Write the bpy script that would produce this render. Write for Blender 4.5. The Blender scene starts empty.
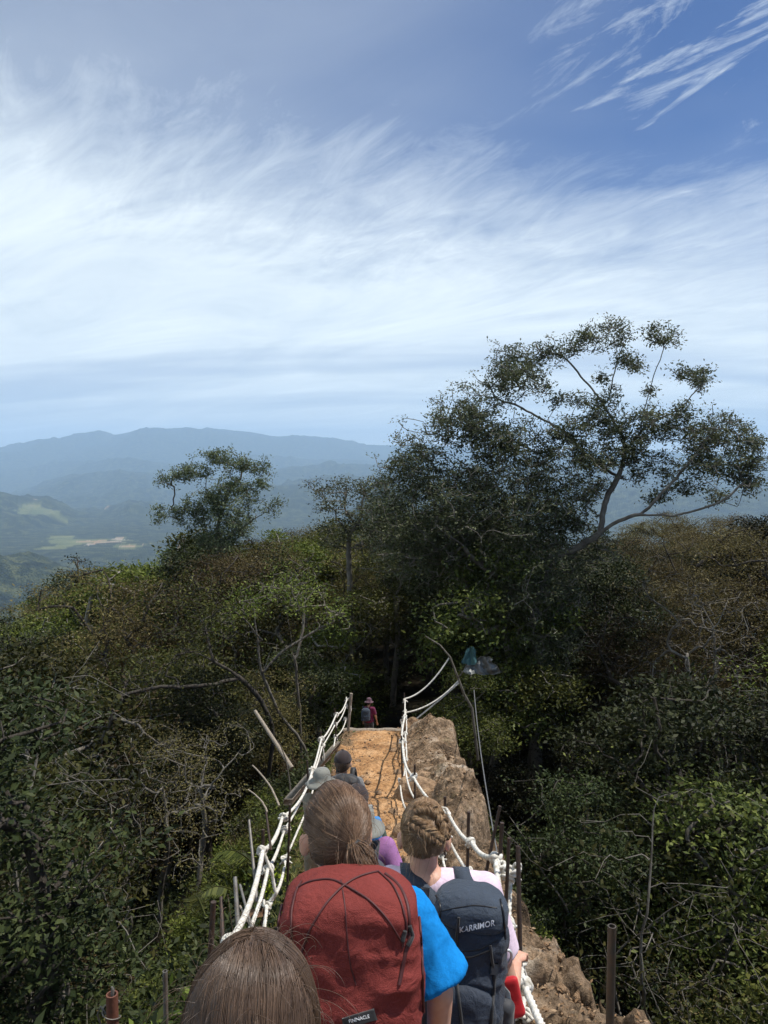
HAZE_D = 6.8e-5; EXPO = 0.33
import bpy, math, random
import numpy as np
from mathutils import Vector, Matrix, Euler

random.seed(7)
RNG = np.random.default_rng(7)
D2R = math.radians
scene = bpy.context.scene
COL = scene.collection

# ------------------------------------------------------------------ camera
PITCH = D2R(3.6)
FPX = 740.0
cam_d = bpy.data.cameras.new("camera"); cam = bpy.data.objects.new("camera", cam_d)
COL.objects.link(cam); scene.camera = cam
cam.location = (0, 0, 0); cam.rotation_euler = (math.pi/2 - PITCH, 0, 0)
cam_d.lens = 36*FPX/1024; cam_d.sensor_width = 36; cam_d.clip_start = .05; cam_d.clip_end = 120000

def ray(px, py):
    u = (px-384)/FPX; v = (512-py)/FPX
    return np.array([u, math.cos(PITCH)+math.sin(PITCH)*v, -math.sin(PITCH)+math.cos(PITCH)*v])
def W(px, py, Y):
    d = ray(px, py); return d*(Y/d[1])
def proj(p):
    x, y, z = p
    f = y*math.cos(PITCH)-z*math.sin(PITCH); up = y*math.sin(PITCH)+z*math.cos(PITCH)
    return 384+FPX*x/f, 512-FPX*up/f

# ------------------------------------------------------------------ objects helpers
def props(o, label=None, cat=None, group=None, kind=None):
    if label: o['label'] = label
    if cat: o['category'] = cat
    if group: o['group'] = group
    if kind: o['kind'] = kind
    return o
def mkmesh(name, V, F, mats=(), smooth=False, mi=None):
    V = np.asarray(V, dtype=np.float32); me = bpy.data.meshes.new(name)
    groups = F if isinstance(F, (list, tuple)) else [F]
    groups = [np.asarray(g, dtype=np.int32) for g in groups if len(g)]
    me.vertices.add(len(V)); me.vertices.foreach_set('co', V.ravel())
    nl = sum(g.size for g in groups); nf = sum(len(g) for g in groups)
    me.loops.add(nl); me.polygons.add(nf)
    me.loops.foreach_set('vertex_index', np.concatenate([g.ravel() for g in groups]))
    tot = np.concatenate([np.full(len(g), g.shape[1], np.int32) for g in groups])
    st = np.concatenate([[0], np.cumsum(tot)[:-1]]).astype(np.int32)
    me.polygons.foreach_set('loop_start', st); me.polygons.foreach_set('loop_total', tot)
    if smooth: me.polygons.foreach_set('use_smooth', np.ones(nf, bool))
    if mi is not None: me.polygons.foreach_set('material_index', np.asarray(mi, np.int32))
    for m in mats: me.materials.append(m)
    me.update(calc_edges=True)
    return me
def mkobj(name, me, parent=None, loc=None):
    o = bpy.data.objects.new(name, me); COL.objects.link(o)
    if parent: o.parent = parent
    if loc is not None: o.location = loc
    return o
def empty(name, loc=(0, 0, 0), rz=0.0):
    o = bpy.data.objects.new(name, None); COL.objects.link(o); o.location = tuple(loc)
    o.rotation_euler = (0, 0, rz); o.empty_display_size = .2
    return o
class Geo:
    """collects quads and triangles into one mesh"""
    def __init__(s): s.V = []; s.Q = []; s.T = []; s.n = 0
    def add(s, V, F):
        V = np.asarray(V, float); F = np.asarray(F, int)
        s.V.append(V)
        (s.Q if F.shape[1] == 4 else s.T).append(F+s.n); s.n += len(V)
    def mesh(s, name, mats=(), smooth=True):
        F = []
        if s.Q: F.append(np.concatenate(s.Q))
        if s.T: F.append(np.concatenate(s.T))
        return mkmesh(name, np.concatenate(s.V), F, mats, smooth)
def frames(P):
    P = np.asarray(P, float); T = np.gradient(P, axis=0)
    T /= np.linalg.norm(T, axis=1)[:, None]+1e-9
    ref = np.array([0, 0, 1.]) if abs(T[0][2]) < .9 else np.array([1., 0, 0])
    N = np.zeros_like(P); n = np.cross(T[0], ref); n /= np.linalg.norm(n)
    for i in range(len(P)):
        n = n - T[i]*np.dot(n, T[i]); n /= np.linalg.norm(n)+1e-9; N[i] = n
    return T, N, np.cross(T, N)
def tube(P, R, sides=8, cap=True, wob=0, rng=None):
    P = np.asarray(P, float); R = np.broadcast_to(np.asarray(R, float), (len(P),))
    T, N, B = frames(P)
    a = np.arange(sides)*2*math.pi/sides
    V = P[:, None]+R[:, None, None]*(np.cos(a)[None, :, None]*N[:, None]+np.sin(a)[None, :, None]*B[:, None])
    if wob: V = V+(rng or RNG).normal(0, 1, V.shape)*R[:, None, None]*wob
    V = V.reshape(-1, 3); i = np.arange(len(P)-1)[:, None]*sides; j = np.arange(sides)[None]
    F = np.stack([i+j, i+(j+1) % sides, i+sides+(j+1) % sides, i+sides+j], -1).reshape(-1, 4)
    return V, F
def geo_tube(g, P, R, sides=8, caps=True, **k):
    V, F = tube(P, R, sides, **k); g.add(V, F)
    if caps:
        for e, rev in ((0, 1), (len(P)-1, 0)):
            c = np.asarray(P[e], float); base = V[e*sides:(e+1)*sides]
            idx = np.array([[0, 1+(k2+1) % sides, 1+k2] if rev else [0, 1+k2, 1+(k2+1) % sides] for k2 in range(sides)])
            g.add(np.vstack([c, base]), idx)
def sphere(c, r, nu=16, nv=10):
    r = np.broadcast_to(np.asarray(r, float), (3,))
    u = np.arange(nu)*2*math.pi/nu; v = np.linspace(1e-3, math.pi-1e-3, nv)
    V = np.stack([np.outer(np.sin(v), np.cos(u)), np.outer(np.sin(v), np.sin(u)), np.outer(np.cos(v), np.ones(nu))], -1)
    V = V.reshape(-1, 3)*r+np.asarray(c, float)
    i = np.arange(nv-1)[:, None]*nu; j = np.arange(nu)[None]
    F = np.stack([i+j, i+nu+j, i+nu+(j+1) % nu, i+(j+1) % nu], -1).reshape(-1, 4)
    return V, F
def rough_box(g, c, s, rot=None, bev=.15):
    """a box with chamfered edges"""
    s = np.asarray(s, float)/2; b = bev*s.min(); V = []
    for sx in (-1, 1):
        for sy in (-1, 1):
            for sz in (-1, 1):
                for ax in range(3):
                    p = np.array([sx, sy, sz])*(s-b); p[ax] = (sx, sy, sz)[ax]*s[ax]; V.append(p)
    V = np.array(V)
    if rot is not None: V = V @ np.array(rot).T
    V = V+np.asarray(c, float)
    def q(sx, sy, sz, ax): return ((sx > 0)*4+(sy > 0)*2+(sz > 0))*3+ax
    Q = []; T = []
    for ax in range(3):
        o = [k for k in range(3) if k != ax]
        for s0 in (-1, 1):
            L = []
            for a, b2 in ((-1, -1), (1, -1), (1, 1), (-1, 1)):
                t = [0, 0, 0]; t[ax] = s0; t[o[0]] = a; t[o[1]] = b2; L.append(q(*t, ax))
            Q.append(L)
            for s1 in (-1, 1):
                if ax < o[0] or ax < o[1]:
                    pass
    for a0 in range(3):
        a1 = (a0+1) % 3; a2 = (a0+2) % 3
        for s0 in (-1, 1):
            for s1 in (-1, 1):
                L = []
                for s2, ax in ((-1, a0), (1, a0), (1, a1), (-1, a1)):
                    t = [0, 0, 0]; t[a0] = s0; t[a1] = s1; t[a2] = s2; L.append(q(*t, ax))
                Q.append(L)
    for sx in (-1, 1):
        for sy in (-1, 1):
            for sz in (-1, 1): T.append([q(sx, sy, sz, k) for k in range(3)])
    g.add(V, np.array(Q)); g.add(V, np.array(T))

# ------------------------------------------------------------------ noise
def _hash(ix, iy, iz, seed):
    h = (ix.astype(np.int64)*374761393+iy.astype(np.int64)*668265263+iz.astype(np.int64)*2147483647+seed*1274126177) & 0xffffffff
    h = ((h ^ (h >> 13))*1274126177) & 0xffffffff
    h = ((h ^ (h >> 16))*2246822519) & 0xffffffff
    return ((h ^ (h >> 15)) & 0xffffff)/float(0xffffff)
def vnoise(x, y, z=None, seed=0):
    x = np.asarray(x, float); y = np.asarray(y, float); z = np.zeros_like(x) if z is None else np.asarray(z, float)
    ix, iy, iz = np.floor(x), np.floor(y), np.floor(z); fx, fy, fz = x-ix, y-iy, z-iz
    fx, fy, fz = [f*f*f*(f*(f*6-15)+10) for f in (fx, fy, fz)]
    r = 0
    for a in (0, 1):
        for b in (0, 1):
            for c in (0, 1):
                w = (fx if a else 1-fx)*(fy if b else 1-fy)*(fz if c else 1-fz)
                r = r+w*_hash(ix+a, iy+b, iz+c, seed)
    return r*2-1
def fbm(x, y, z=None, o=5, seed=0, gain=.5, ridge=False):
    r = 0; a = 1; t = 0
    z = np.zeros_like(np.asarray(x, float)) if z is None else z
    for k in range(o):
        n = vnoise(x*2**k+k*17.3, y*2**k-k*9.1, z*2**k+k*3.3, seed+k)
        if ridge: n = 1-2*np.abs(n)
        r = r+a*n; t += a; a *= gain
    return r/t
def sstep(a, b, x):
    t = np.clip((x-a)/(b-a), 0, 1); return t*t*(3-2*t)

# ------------------------------------------------------------------ materials
def new_mat(name):
    m = bpy.data.materials.new(name); m.use_nodes = True
    nt = m.node_tree; b = nt.nodes['Principled BSDF']; out = nt.nodes['Material Output']
    return m, nt, b, out
def N(nt, t, **k):
    n = nt.nodes.new(t)
    for a, v in k.items():
        if a.startswith('i_'):
            key = a[2:]; key = int(key) if key.isdigit() else key.replace('_', ' ')
            n.inputs[key].default_value = v
        else: setattr(n, a, v)
    return n
def ramp(nt, stops, fac=None, interp='LINEAR'):
    r = nt.nodes.new('ShaderNodeValToRGB'); r.color_ramp.interpolation = interp
    e = r.color_ramp.elements
    while len(e) < len(stops): e.new(.5)
    for k, (p, c) in enumerate(stops):
        e[k].position = p; e[k].color = (*c, 1) if len(c) == 3 else c
    if fac is not None: nt.links.new(fac, r.inputs[0])
    return r
def mix(nt, a, b, f, typ='MIX'):
    n = nt.nodes.new('ShaderNodeMix'); n.data_type = 'RGBA'; n.blend_type = typ
    for s, v in ((6, a), (7, b)):
        if isinstance(v, (tuple, list)): n.inputs[s].default_value = (*v, 1)
        else: nt.links.new(v, n.inputs[s])
    if isinstance(f, (int, float)): n.inputs[0].default_value = f
    else: nt.links.new(f, n.inputs[0])
    return n.outputs[2]
def mathn(nt, op, a, b=None, c=None, clamp=False):
    n = nt.nodes.new('ShaderNodeMath'); n.operation = op; n.use_clamp = clamp
    for k, v in enumerate((a, b, c)):
        if v is None: continue
        if isinstance(v, (int, float)): n.inputs[k].default_value = v
        else: nt.links.new(v, n.inputs[k])
    return n.outputs[0]
def bump(nt, b, h, strength=.4, dist=.01):
    n = N(nt, 'ShaderNodeBump', i_Strength=strength, i_Distance=dist)
    nt.links.new(h, n.inputs['Height']); nt.links.new(n.outputs[0], b.inputs['Normal'])
def noise_tex(nt, scale, detail=5, rough=.55, dist=0, coord=None, stretch=None):
    n = N(nt, 'ShaderNodeTexNoise', i_Scale=scale, i_Detail=detail, i_Roughness=rough, i_Distortion=dist)
    tc = coord if coord is not None else N(nt, 'ShaderNodeTexCoord').outputs['Object']
    if stretch is not None:
        mp = N(nt, 'ShaderNodeMapping'); mp.inputs['Scale'].default_value = stretch
        nt.links.new(tc, mp.inputs[0]); tc = mp.outputs[0]
    nt.links.new(tc, n.inputs['Vector'])
    return n
def leaf_mat(name, cols, rough=.55, trans=.25, spec=.13):
    m, nt, b, out = new_mat(name)
    g = N(nt, 'ShaderNodeNewGeometry'); oi = N(nt, 'ShaderNodeObjectInfo')
    nz = noise_tex(nt, .9, 2)
    f = mathn(nt, 'MULTIPLY_ADD', g.outputs['Random Per Island'], .6, mathn(nt, 'MULTIPLY_ADD', nz.outputs[0], .75, -.17))
    r = ramp(nt, [(k/(len(cols)-1), c) for k, c in enumerate(cols)], f)
    hs = N(nt, 'ShaderNodeHueSaturation')
    nt.links.new(mathn(nt, 'MULTIPLY_ADD', oi.outputs['Random'], .05, .475), hs.inputs['Hue'])
    nt.links.new(mathn(nt, 'MULTIPLY_ADD', oi.outputs['Random'], 1.15, .42), hs.inputs['Value'])
    nt.links.new(r.outputs[0], hs.inputs['Color']); c = hs.outputs[0]
    nt.links.new(c, b.inputs['Base Color']); b.inputs['Roughness'].default_value = rough
    b.inputs['Specular IOR Level'].default_value = spec
    t = N(nt, 'ShaderNodeBsdfTranslucent'); nt.links.new(c, t.inputs[0])
    mx = N(nt, 'ShaderNodeMixShader', i_0=trans)
    nt.links.new(b.outputs[0], mx.inputs[1]); nt.links.new(t.outputs[0], mx.inputs[2]); nt.links.new(mx.outputs[0], out.inputs[0])
    return m
def plain(name, col, rough=.7, spec=.4, metal=0, nscale=None, namp=.25, bmp=0, bscale=None, stretch=None, col2=None, bdist=.003):
    m, nt, b, out = new_mat(name)
    b.inputs['Roughness'].default_value = rough; b.inputs['Metallic'].default_value = metal
    b.inputs['Specular IOR Level'].default_value = spec
    n = noise_tex(nt, nscale or 8, 6, .6, stretch=stretch)
    c2 = col2 or tuple(c*(1-namp) for c in col)
    r = ramp(nt, [(.32, c2), (.68, col)], n.outputs[0]); nt.links.new(r.outputs[0], b.inputs['Base Color'])
    if bmp:
        n2 = noise_tex(nt, bscale or 60, 4, .6, stretch=stretch); bump(nt, b, n2.outputs[0], bmp, bdist)
    return m
M = {}
M['leaf_olive'] = leaf_mat('leaf_olive', [(.012, .017, .005), (.045, .053, .012), (.15, .15, .036)])
M['leaf_dark'] = leaf_mat('leaf_dark', [(.009, .013, .005), (.022, .029, .010), (.065, .075, .024)], trans=.15)
M['leaf_brown'] = leaf_mat('leaf_brown', [(.028, .024, .009), (.088, .068, .027), (.18, .145, .06)])
M['leaf_grey'] = leaf_mat('leaf_grey', [(.022, .030, .014), (.070, .083, .040), (.19, .20, .11)], trans=.25)
M['leaf_bright'] = leaf_mat('leaf_bright', [(.02, .03, .006), (.075, .09, .016), (.19, .20, .045)], trans=.3)
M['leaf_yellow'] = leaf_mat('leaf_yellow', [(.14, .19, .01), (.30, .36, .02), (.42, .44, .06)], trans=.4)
M['bark'] = plain('bark', (.17, .155, .13), .85, .2, nscale=5, col2=(.06, .052, .042), bmp=.6, bscale=14, stretch=(3, 3, .6), bdist=.03)
M['bark_grey'] = plain('bark_grey', (.20, .185, .16), .85, .15, nscale=2.2, col2=(.07, .062, .052), bmp=.4, bscale=14, bdist=.02)
M['bark_pale'] = plain('bark_pale', (.36, .34, .30), .8, .2, nscale=4, col2=(.13, .115, .10), bmp=.5, bscale=14, stretch=(3, 3, .6), bdist=.02)
M['bark_dark'] = plain('bark_dark', (.07, .06, .05), .85, .2, nscale=5, col2=(.03, .026, .02), bmp=.6, bscale=14, stretch=(3, 3, .6), bdist=.03)
# ------------------------------------------------------------------ light, sky
SUN_EL, SUN_AZ = D2R(63), D2R(78)      # azimuth clockwise from +y: from the right and a little in front
sd = bpy.data.lights.new("sun", 'SUN'); sd.energy = 4.9; sd.angle = D2R(.53); sd.color = (1, .95, .87)
sun = bpy.data.objects.new("sun", sd); COL.objects.link(sun)
sdir = Vector((math.sin(SUN_AZ)*math.cos(SUN_EL), math.cos(SUN_AZ)*math.cos(SUN_EL), math.sin(SUN_EL)))
sun.rotation_euler = sdir.to_track_quat('Z', 'Y').to_euler(); sun.location = sdir*60

world = bpy.data.worlds.new("World"); scene.world = world; world.use_nodes = True
nt = world.node_tree; bg = nt.nodes['Background']
sky = N(nt, 'ShaderNodeTexSky', sky_type='NISHITA', sun_disc=False, sun_elevation=SUN_EL, sun_rotation=SUN_AZ,
        altitude=1500, air_density=1.0, dust_density=.3, ozone_density=1.6)
tc = N(nt, 'ShaderNodeTexCoord'); sp = N(nt, 'ShaderNodeSeparateXYZ'); nt.links.new(tc.outputs['Generated'], sp.inputs[0])
X, Y, Z = sp.outputs
zc = mathn(nt, 'ADD', mathn(nt, 'MAXIMUM', Z, 0.0), .13)
cb = N(nt, 'ShaderNodeCombineXYZ')
nt.links.new(mathn(nt, 'DIVIDE', X, zc), cb.inputs[0]); nt.links.new(mathn(nt, 'DIVIDE', Y, zc), cb.inputs[1])
P0 = cb.outputs[0]
def cloud_noise(scale, rot, stretch, detail, rough, dist, seed):
    vr = N(nt, 'ShaderNodeVectorRotate', rotation_type='Z_AXIS'); nt.links.new(P0, vr.inputs['Vector']); vr.inputs['Angle'].default_value = D2R(rot)
    mp = N(nt, 'ShaderNodeMapping'); nt.links.new(vr.outputs[0], mp.inputs[0]); mp.inputs['Scale'].default_value = stretch
    mp.inputs['Location'].default_value = (seed, seed*.7, seed*1.3)
    n = N(nt, 'ShaderNodeTexNoise', i_Scale=scale, i_Detail=detail, i_Roughness=rough, i_Distortion=dist)
    nt.links.new(mp.outputs[0], n.inputs['Vector']); return n.outputs[0]
big = cloud_noise(.55, 20, (1, 1, 1), 4, .5, .3, 3.1)
wisp = cloud_noise(1.5, 30, (.50, 1.2, 1), 10, .64, 1.6, 8.2)
fine = cloud_noise(5.5, 55, (.42, 1.3, 1), 10, .72, 1.8, 1.7)
band = cloud_noise(1.1, 4, (.16, 1, 1), 6, .55, .25, 5.4)
az = mathn(nt, 'DIVIDE', X, mathn(nt, 'MAXIMUM', Y, .2))
# the edge of the cloud veil climbs to the left
line = mathn(nt, 'MULTIPLY_ADD', az, -.17, .360)
veil = mathn(nt, 'DIVIDE', mathn(nt, 'SUBTRACT', line, Z), .11)
v = mathn(nt, 'ADD', veil, mathn(nt, 'MULTIPLY_ADD', big, 3.0, -1.5))
v = mathn(nt, 'ADD', v, mathn(nt, 'MULTIPLY_ADD', wisp, 1.9, -.98))
v = mathn(nt, 'ADD', v, mathn(nt, 'MULTIPLY_ADD', fine, 1.7, -.88))
v = mathn(nt, 'MULTIPLY_ADD', v, .40, .42, clamp=True)
v = mathn(nt, 'SMOOTH_MIN', v, .93, .15)
# thin streaks over the blue part
st = mathn(nt, 'MULTIPLY_ADD', mathn(nt, 'MULTIPLY', wisp, fine), 5.5, -1.35, clamp=True)
v = mathn(nt, 'MAXIMUM', v, mathn(nt, 'MULTIPLY', st, mathn(nt, 'MULTIPLY_ADD', az, 3.0, -.25, clamp=True)))
v = mathn(nt, 'MAXIMUM', v, mathn(nt, 'MULTIPLY_ADD', mathn(nt, 'SUBTRACT', big, mathn(nt, 'MULTIPLY', az, .45)), .75, -.16, clamp=True))
# towards the horizon the veil breaks into level bands
low = mathn(nt, 'SUBTRACT', 1.0, mathn(nt, 'DIVIDE', Z, .26), clamp=True)
bd = ramp(nt, [(.42, (.35,)*3), (.56, (1.,)*3)], band).outputs[0]
lowm = mathn(nt, 'MULTIPLY', low, 1.5, clamp=True)
vv = N(nt, 'ShaderNodeMix'); nt.links.new(lowm, vv.inputs[0]); nt.links.new(v, vv.inputs[2]); nt.links.new(bd, vv.inputs[3])
cl_col = mix(nt, (6.8, 7.7, 8.3), (10.2, 10.9, 10.9), mathn(nt, 'MULTIPLY_ADD', wisp, 1.8, -.4, clamp=True))
skyb = mix(nt, sky.outputs[0], (.27, .45, .75), 1.0, 'MULTIPLY')
skyc = mix(nt, skyb, (7.6, 8.0, 8.0), mathn(nt, 'MULTIPLY', low, .7))
cc = mix(nt, skyc, cl_col, vv.outputs[0])
nt.links.new(cc, bg.inputs[0]); bg.inputs[1].default_value = .095

# ------------------------------------------------------------------ terrain functions
PZ_Y = [-30, -6, 0, 1.75, 2.45, 4.5, 7.8, 12, 19.5, 20.3, 21, 23, 26, 30, 45, 70, 110, 200]
PZ_Z = [6, .6, -1.75, -2.36, -2.75, -3.55, -4.75, -5.62, -7.15, -7.35, -7.8, -8.95, -9.9, -10.4, -11.8, -16, -32, -75]
def path_z(y): return np.interp(y, PZ_Y, PZ_Z)
XC_Y = [-10, 0, 4, 8, 19.5, 30, 60]; XC_X = [-.1, -.1, -.06, -.08, -.22, 1.0, 6]
def path_x(y): return np.interp(y, XC_Y, XC_X)
def smax(a, b, k):
    h = np.clip(.5+.5*(a-b)/k, 0, 1); return b*(1-h)+a*h+k*h*(1-h)
LAY = [  # distance, width, crest as seen from the ridge (photo x, photo y)
 (21000, 3300, [(-900, 450), (-200, 452), (0, 446), (40, 439), (60, 440), (100, 429), (115, 434), (140, 429), (165, 432), (190, 432), (225, 429), (250, 431), (270, 434), (300, 438), (350, 443), (400, 446), (500, 450), (768, 455), (1500, 450)]),
 (12500, 1900, [(-900, 480), (-200, 505), (0, 500), (30, 490), (70, 478), (120, 468), (150, 472), (190, 482), (235, 478), (290, 467), (350, 464), (400, 468), (600, 462), (768, 478), (1500, 470)]),
 (16500, 1500, [(-900, 460), (-200, 470), (0, 474), (60, 462), (110, 458), (150, 461), (200, 464), (240, 455), (300, 458), (380, 462), (500, 458), (768, 466), (1500, 460)]),
 (10200, 900, [(-900, 490), (-200, 500), (0, 508), (50, 500), (90, 494), (150, 490), (200, 494), (250, 500), (300, 478), (350, 476), (500, 480), (768, 486), (1500, 480)]),
 (8000, 1150, [(-900, 500), (-200, 480), (0, 492), (30, 497), (75, 511), (100, 513), (130, 502), (165, 510), (195, 511), (230, 498), (260, 487), (300, 486), (350, 492), (768, 490), (1500, 480)]),
 (3000, 560, [(-900, 560), (-100, 548), (0, 556), (45, 562), (100, 575), (300, 580), (768, 560), (1500, 540)]),
]
BASE = -505.0
def far_h(x, y):
    r = np.hypot(x, y)+1e-6; px = 384+FPX*np.clip(np.where(y > .1*r, x/np.maximum(y, 1e-3), np.sign(x)*9), -1.6, 1.6)
    h = BASE+28*fbm(x/900., y/900., o=4, seed=11)
    for k, (R, w, pts) in enumerate(LAY):
        R2 = R*(1+.10*vnoise(px/170., px*0+k*7.7, seed=40+k))
        q = np.array(pts, float); crest = []
        for a, b in pts:
            d = ray(a, b); crest.append(d[2]/math.hypot(d[0], d[1]))
        cz = np.interp(px, q[:, 0], np.array(crest))*R2
        amp = (330, 230, 190, 150, 130, 75)[k]
        er = fbm(x/(w*.55), y/(w*.55), o=6, seed=60+k, ridge=True, gain=.55)
        prof = np.exp(-((r-R2)/w)**2*.9)
        hk = BASE-60+(cz-BASE+60)*prof+amp*(er-.35)*prof*(1-.75*np.exp(-((r-R2)/(w*.12))**2))
        h = smax(h, hk, 40.)
    return h
def near_h(x, y):
    s = x-path_x(y); pz = path_z(y)
    a = np.abs(s)
    right = s > 0
    drop = np.where(right, 2.2*np.clip(a-1.4, 0, 3.4)+.9*np.maximum(a-4.8, 0), 1.05*np.maximum(a-1.0, 0))
    spine = pz-drop
    hill = -10.3-6.5*np.where(y < 42, ((y-42)/22.)**2, ((y-42)/30.)**2*1.0)-np.where(x > 8, ((x-8)/34.)**2*4, ((x-8)/19.)**2*5.5)
    h = smax(spine, hill, 2.0)
    gul = -19-np.maximum(np.hypot(x, y-20)-45, 0)*.42-np.maximum(-x-20, 0)*.12
    h = smax(h, gul, 3.0)
    return h+.35*fbm(x/3., y/3., o=4, seed=5)*sstep(1.5, 4, a)
def ground(x, y):
    x = np.asarray(x, float); y = np.asarray(y, float)
    r = np.hypot(x, y); n = near_h(x, y); n = np.where(r > 150, np.maximum(n, -60-.42*(r-150)), n)
    n = n+sstep(100, 500, r)*22*fbm(x/160., y/160., o=4, seed=9)
    return np.where(r > 60, smax(n, far_h(x, y), 30.*sstep(60, 400, r)+.5), n)

# wide terrain: one polar sheet from the ridge to the far mountains
fr = np.deg2rad(np.arange(-33, 33.01, .085)); bk = np.deg2rad(np.arange(36, 324.1, 3.0)); ang = np.concatenate([fr, bk])
rad = np.concatenate([[.5], np.geomspace(1.5, 60, 60), np.geomspace(62, 27000, 320)])
A, Rr = np.meshgrid(ang, rad); TX = np.sin(A)*Rr; TY = np.cos(A)*Rr; TZ = ground(TX, TY)
corr = (1-sstep(4.1, 4.8, np.abs(TX)))*(1-sstep(22.5, 24, TY))*sstep(-4, -3, TY)
TZ = TZ-corr*1.2-.25*(Rr < 40)*(1-corr)*0
canopy = sstep(60, 140, Rr)*(1-sstep(9000, 12000, Rr))
TZ = TZ+canopy*7*(fbm(TX/14., TY/14., o=3, seed=77)+.0)*np.clip(1-Rr/4000, .0, 1)
na = len(ang); i = np.arange(len(rad)-1)[:, None]*na; j = np.arange(na)[None]
TF = np.stack([i+j, i+(j+1) % na, i+na+(j+1) % na, i+na+j], -1).reshape(-1, 4)
me = mkmesh('terrain', np.stack([TX, TY, TZ], -1).reshape(-1, 3), TF, smooth=True)
# clearings and villages down in the valley
pxs = 384+FPX*TX/np.maximum(TY, 1); front = TY > 0
def blob(px0, w, r0, rw, th, sc, seed):
    n = fbm(TX/sc, TY/sc, o=5, seed=seed, gain=.6)
    return front*sstep(th, th+.05, n+1.1*np.exp(-((pxs-px0)/w)**2-((Rr-r0)/rw)**2)-.55)
field = np.maximum.reduce([blob(85, 80, 5250, 560, .22, 260., 91), blob(20, 40, 3900, 260, .22, 240., 89), blob(34, 34, 7000, 320, .16, 260., 92), blob(128, 20, 4750, 150, .16, 130., 95)])
scar = np.maximum.reduce([blob(119, 10, 5400, 170, .14, 90., 93), blob(28, 16, 7700, 120, .2, 90., 97), blob(131, 12, 4800, 110, .18, 60., 96), blob(95, 50, 5200, 400, .52, 60., 98), blob(105, 12, 8700, 120, .25, 120., 99)])
for nm, arr in (('field', field), ('scar', scar)):
    at = me.attributes.new(nm, 'FLOAT', 'POINT'); at.data.foreach_set('value', arr.astype(np.float32).ravel())
m, nt, b, out = new_mat('terrain')
n1 = noise_tex(nt, .012, 8, .65); n2 = N(nt, 'ShaderNodeTexVoronoi', i_Scale=.11); nt.links.new(N(nt, 'ShaderNodeTexCoord').outputs['Object'], n2.inputs['Vector'])
n3 = noise_tex(nt, .0016, 5, .6)
c = ramp(nt, [(.40, (.006, .011, .005)), (.5, (.026, .036, .012)), (.60, (.095, .105, .04))], n1.outputs[0]).outputs[0]
c = mix(nt, c, (.05, .062, .022), mathn(nt, 'MULTIPLY_ADD', n3.outputs[0], 2.2, -.9, clamp=True))
c = mix(nt, c, ramp(nt, [(0, (1.5,)*3), (.7, (.45,)*3)], n2.outputs[0]).outputs[0], .8, 'MULTIPLY')
fa = N(nt, 'ShaderNodeAttribute', attribute_name='field'); sa = N(nt, 'ShaderNodeAttribute', attribute_name='scar')
fc = ramp(nt, [(.35, (.10, .13, .04)), (.6, (.24, .24, .09)), (.75, (.33, .29, .16))], noise_tex(nt, .004, 6, .7).outputs[0]).outputs[0]
c = mix(nt, c, fc, mathn(nt, 'MULTIPLY', fa.outputs[2], .75)); 
sc = ramp(nt, [(.4, (.34, .21, .11)), (.65, (.40, .36, .30))], noise_tex(nt, .006, 4, .6).outputs[0]).outputs[0]
c = mix(nt, c, sc, sa.outputs[2])
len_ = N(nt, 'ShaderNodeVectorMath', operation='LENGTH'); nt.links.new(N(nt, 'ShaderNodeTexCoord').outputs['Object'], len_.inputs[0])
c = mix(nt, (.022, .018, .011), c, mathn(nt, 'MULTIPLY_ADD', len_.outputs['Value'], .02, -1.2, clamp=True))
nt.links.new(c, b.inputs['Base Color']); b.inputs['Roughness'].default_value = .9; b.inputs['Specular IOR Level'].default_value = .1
hh = mathn(nt, 'MULTIPLY_ADD', n2.outputs[0], -1.0, n1.outputs[0]); bump(nt, b, hh, 1.0, 12.0)
me.materials.append(m)
props(mkobj('terrain', me), kind='structure')

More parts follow.
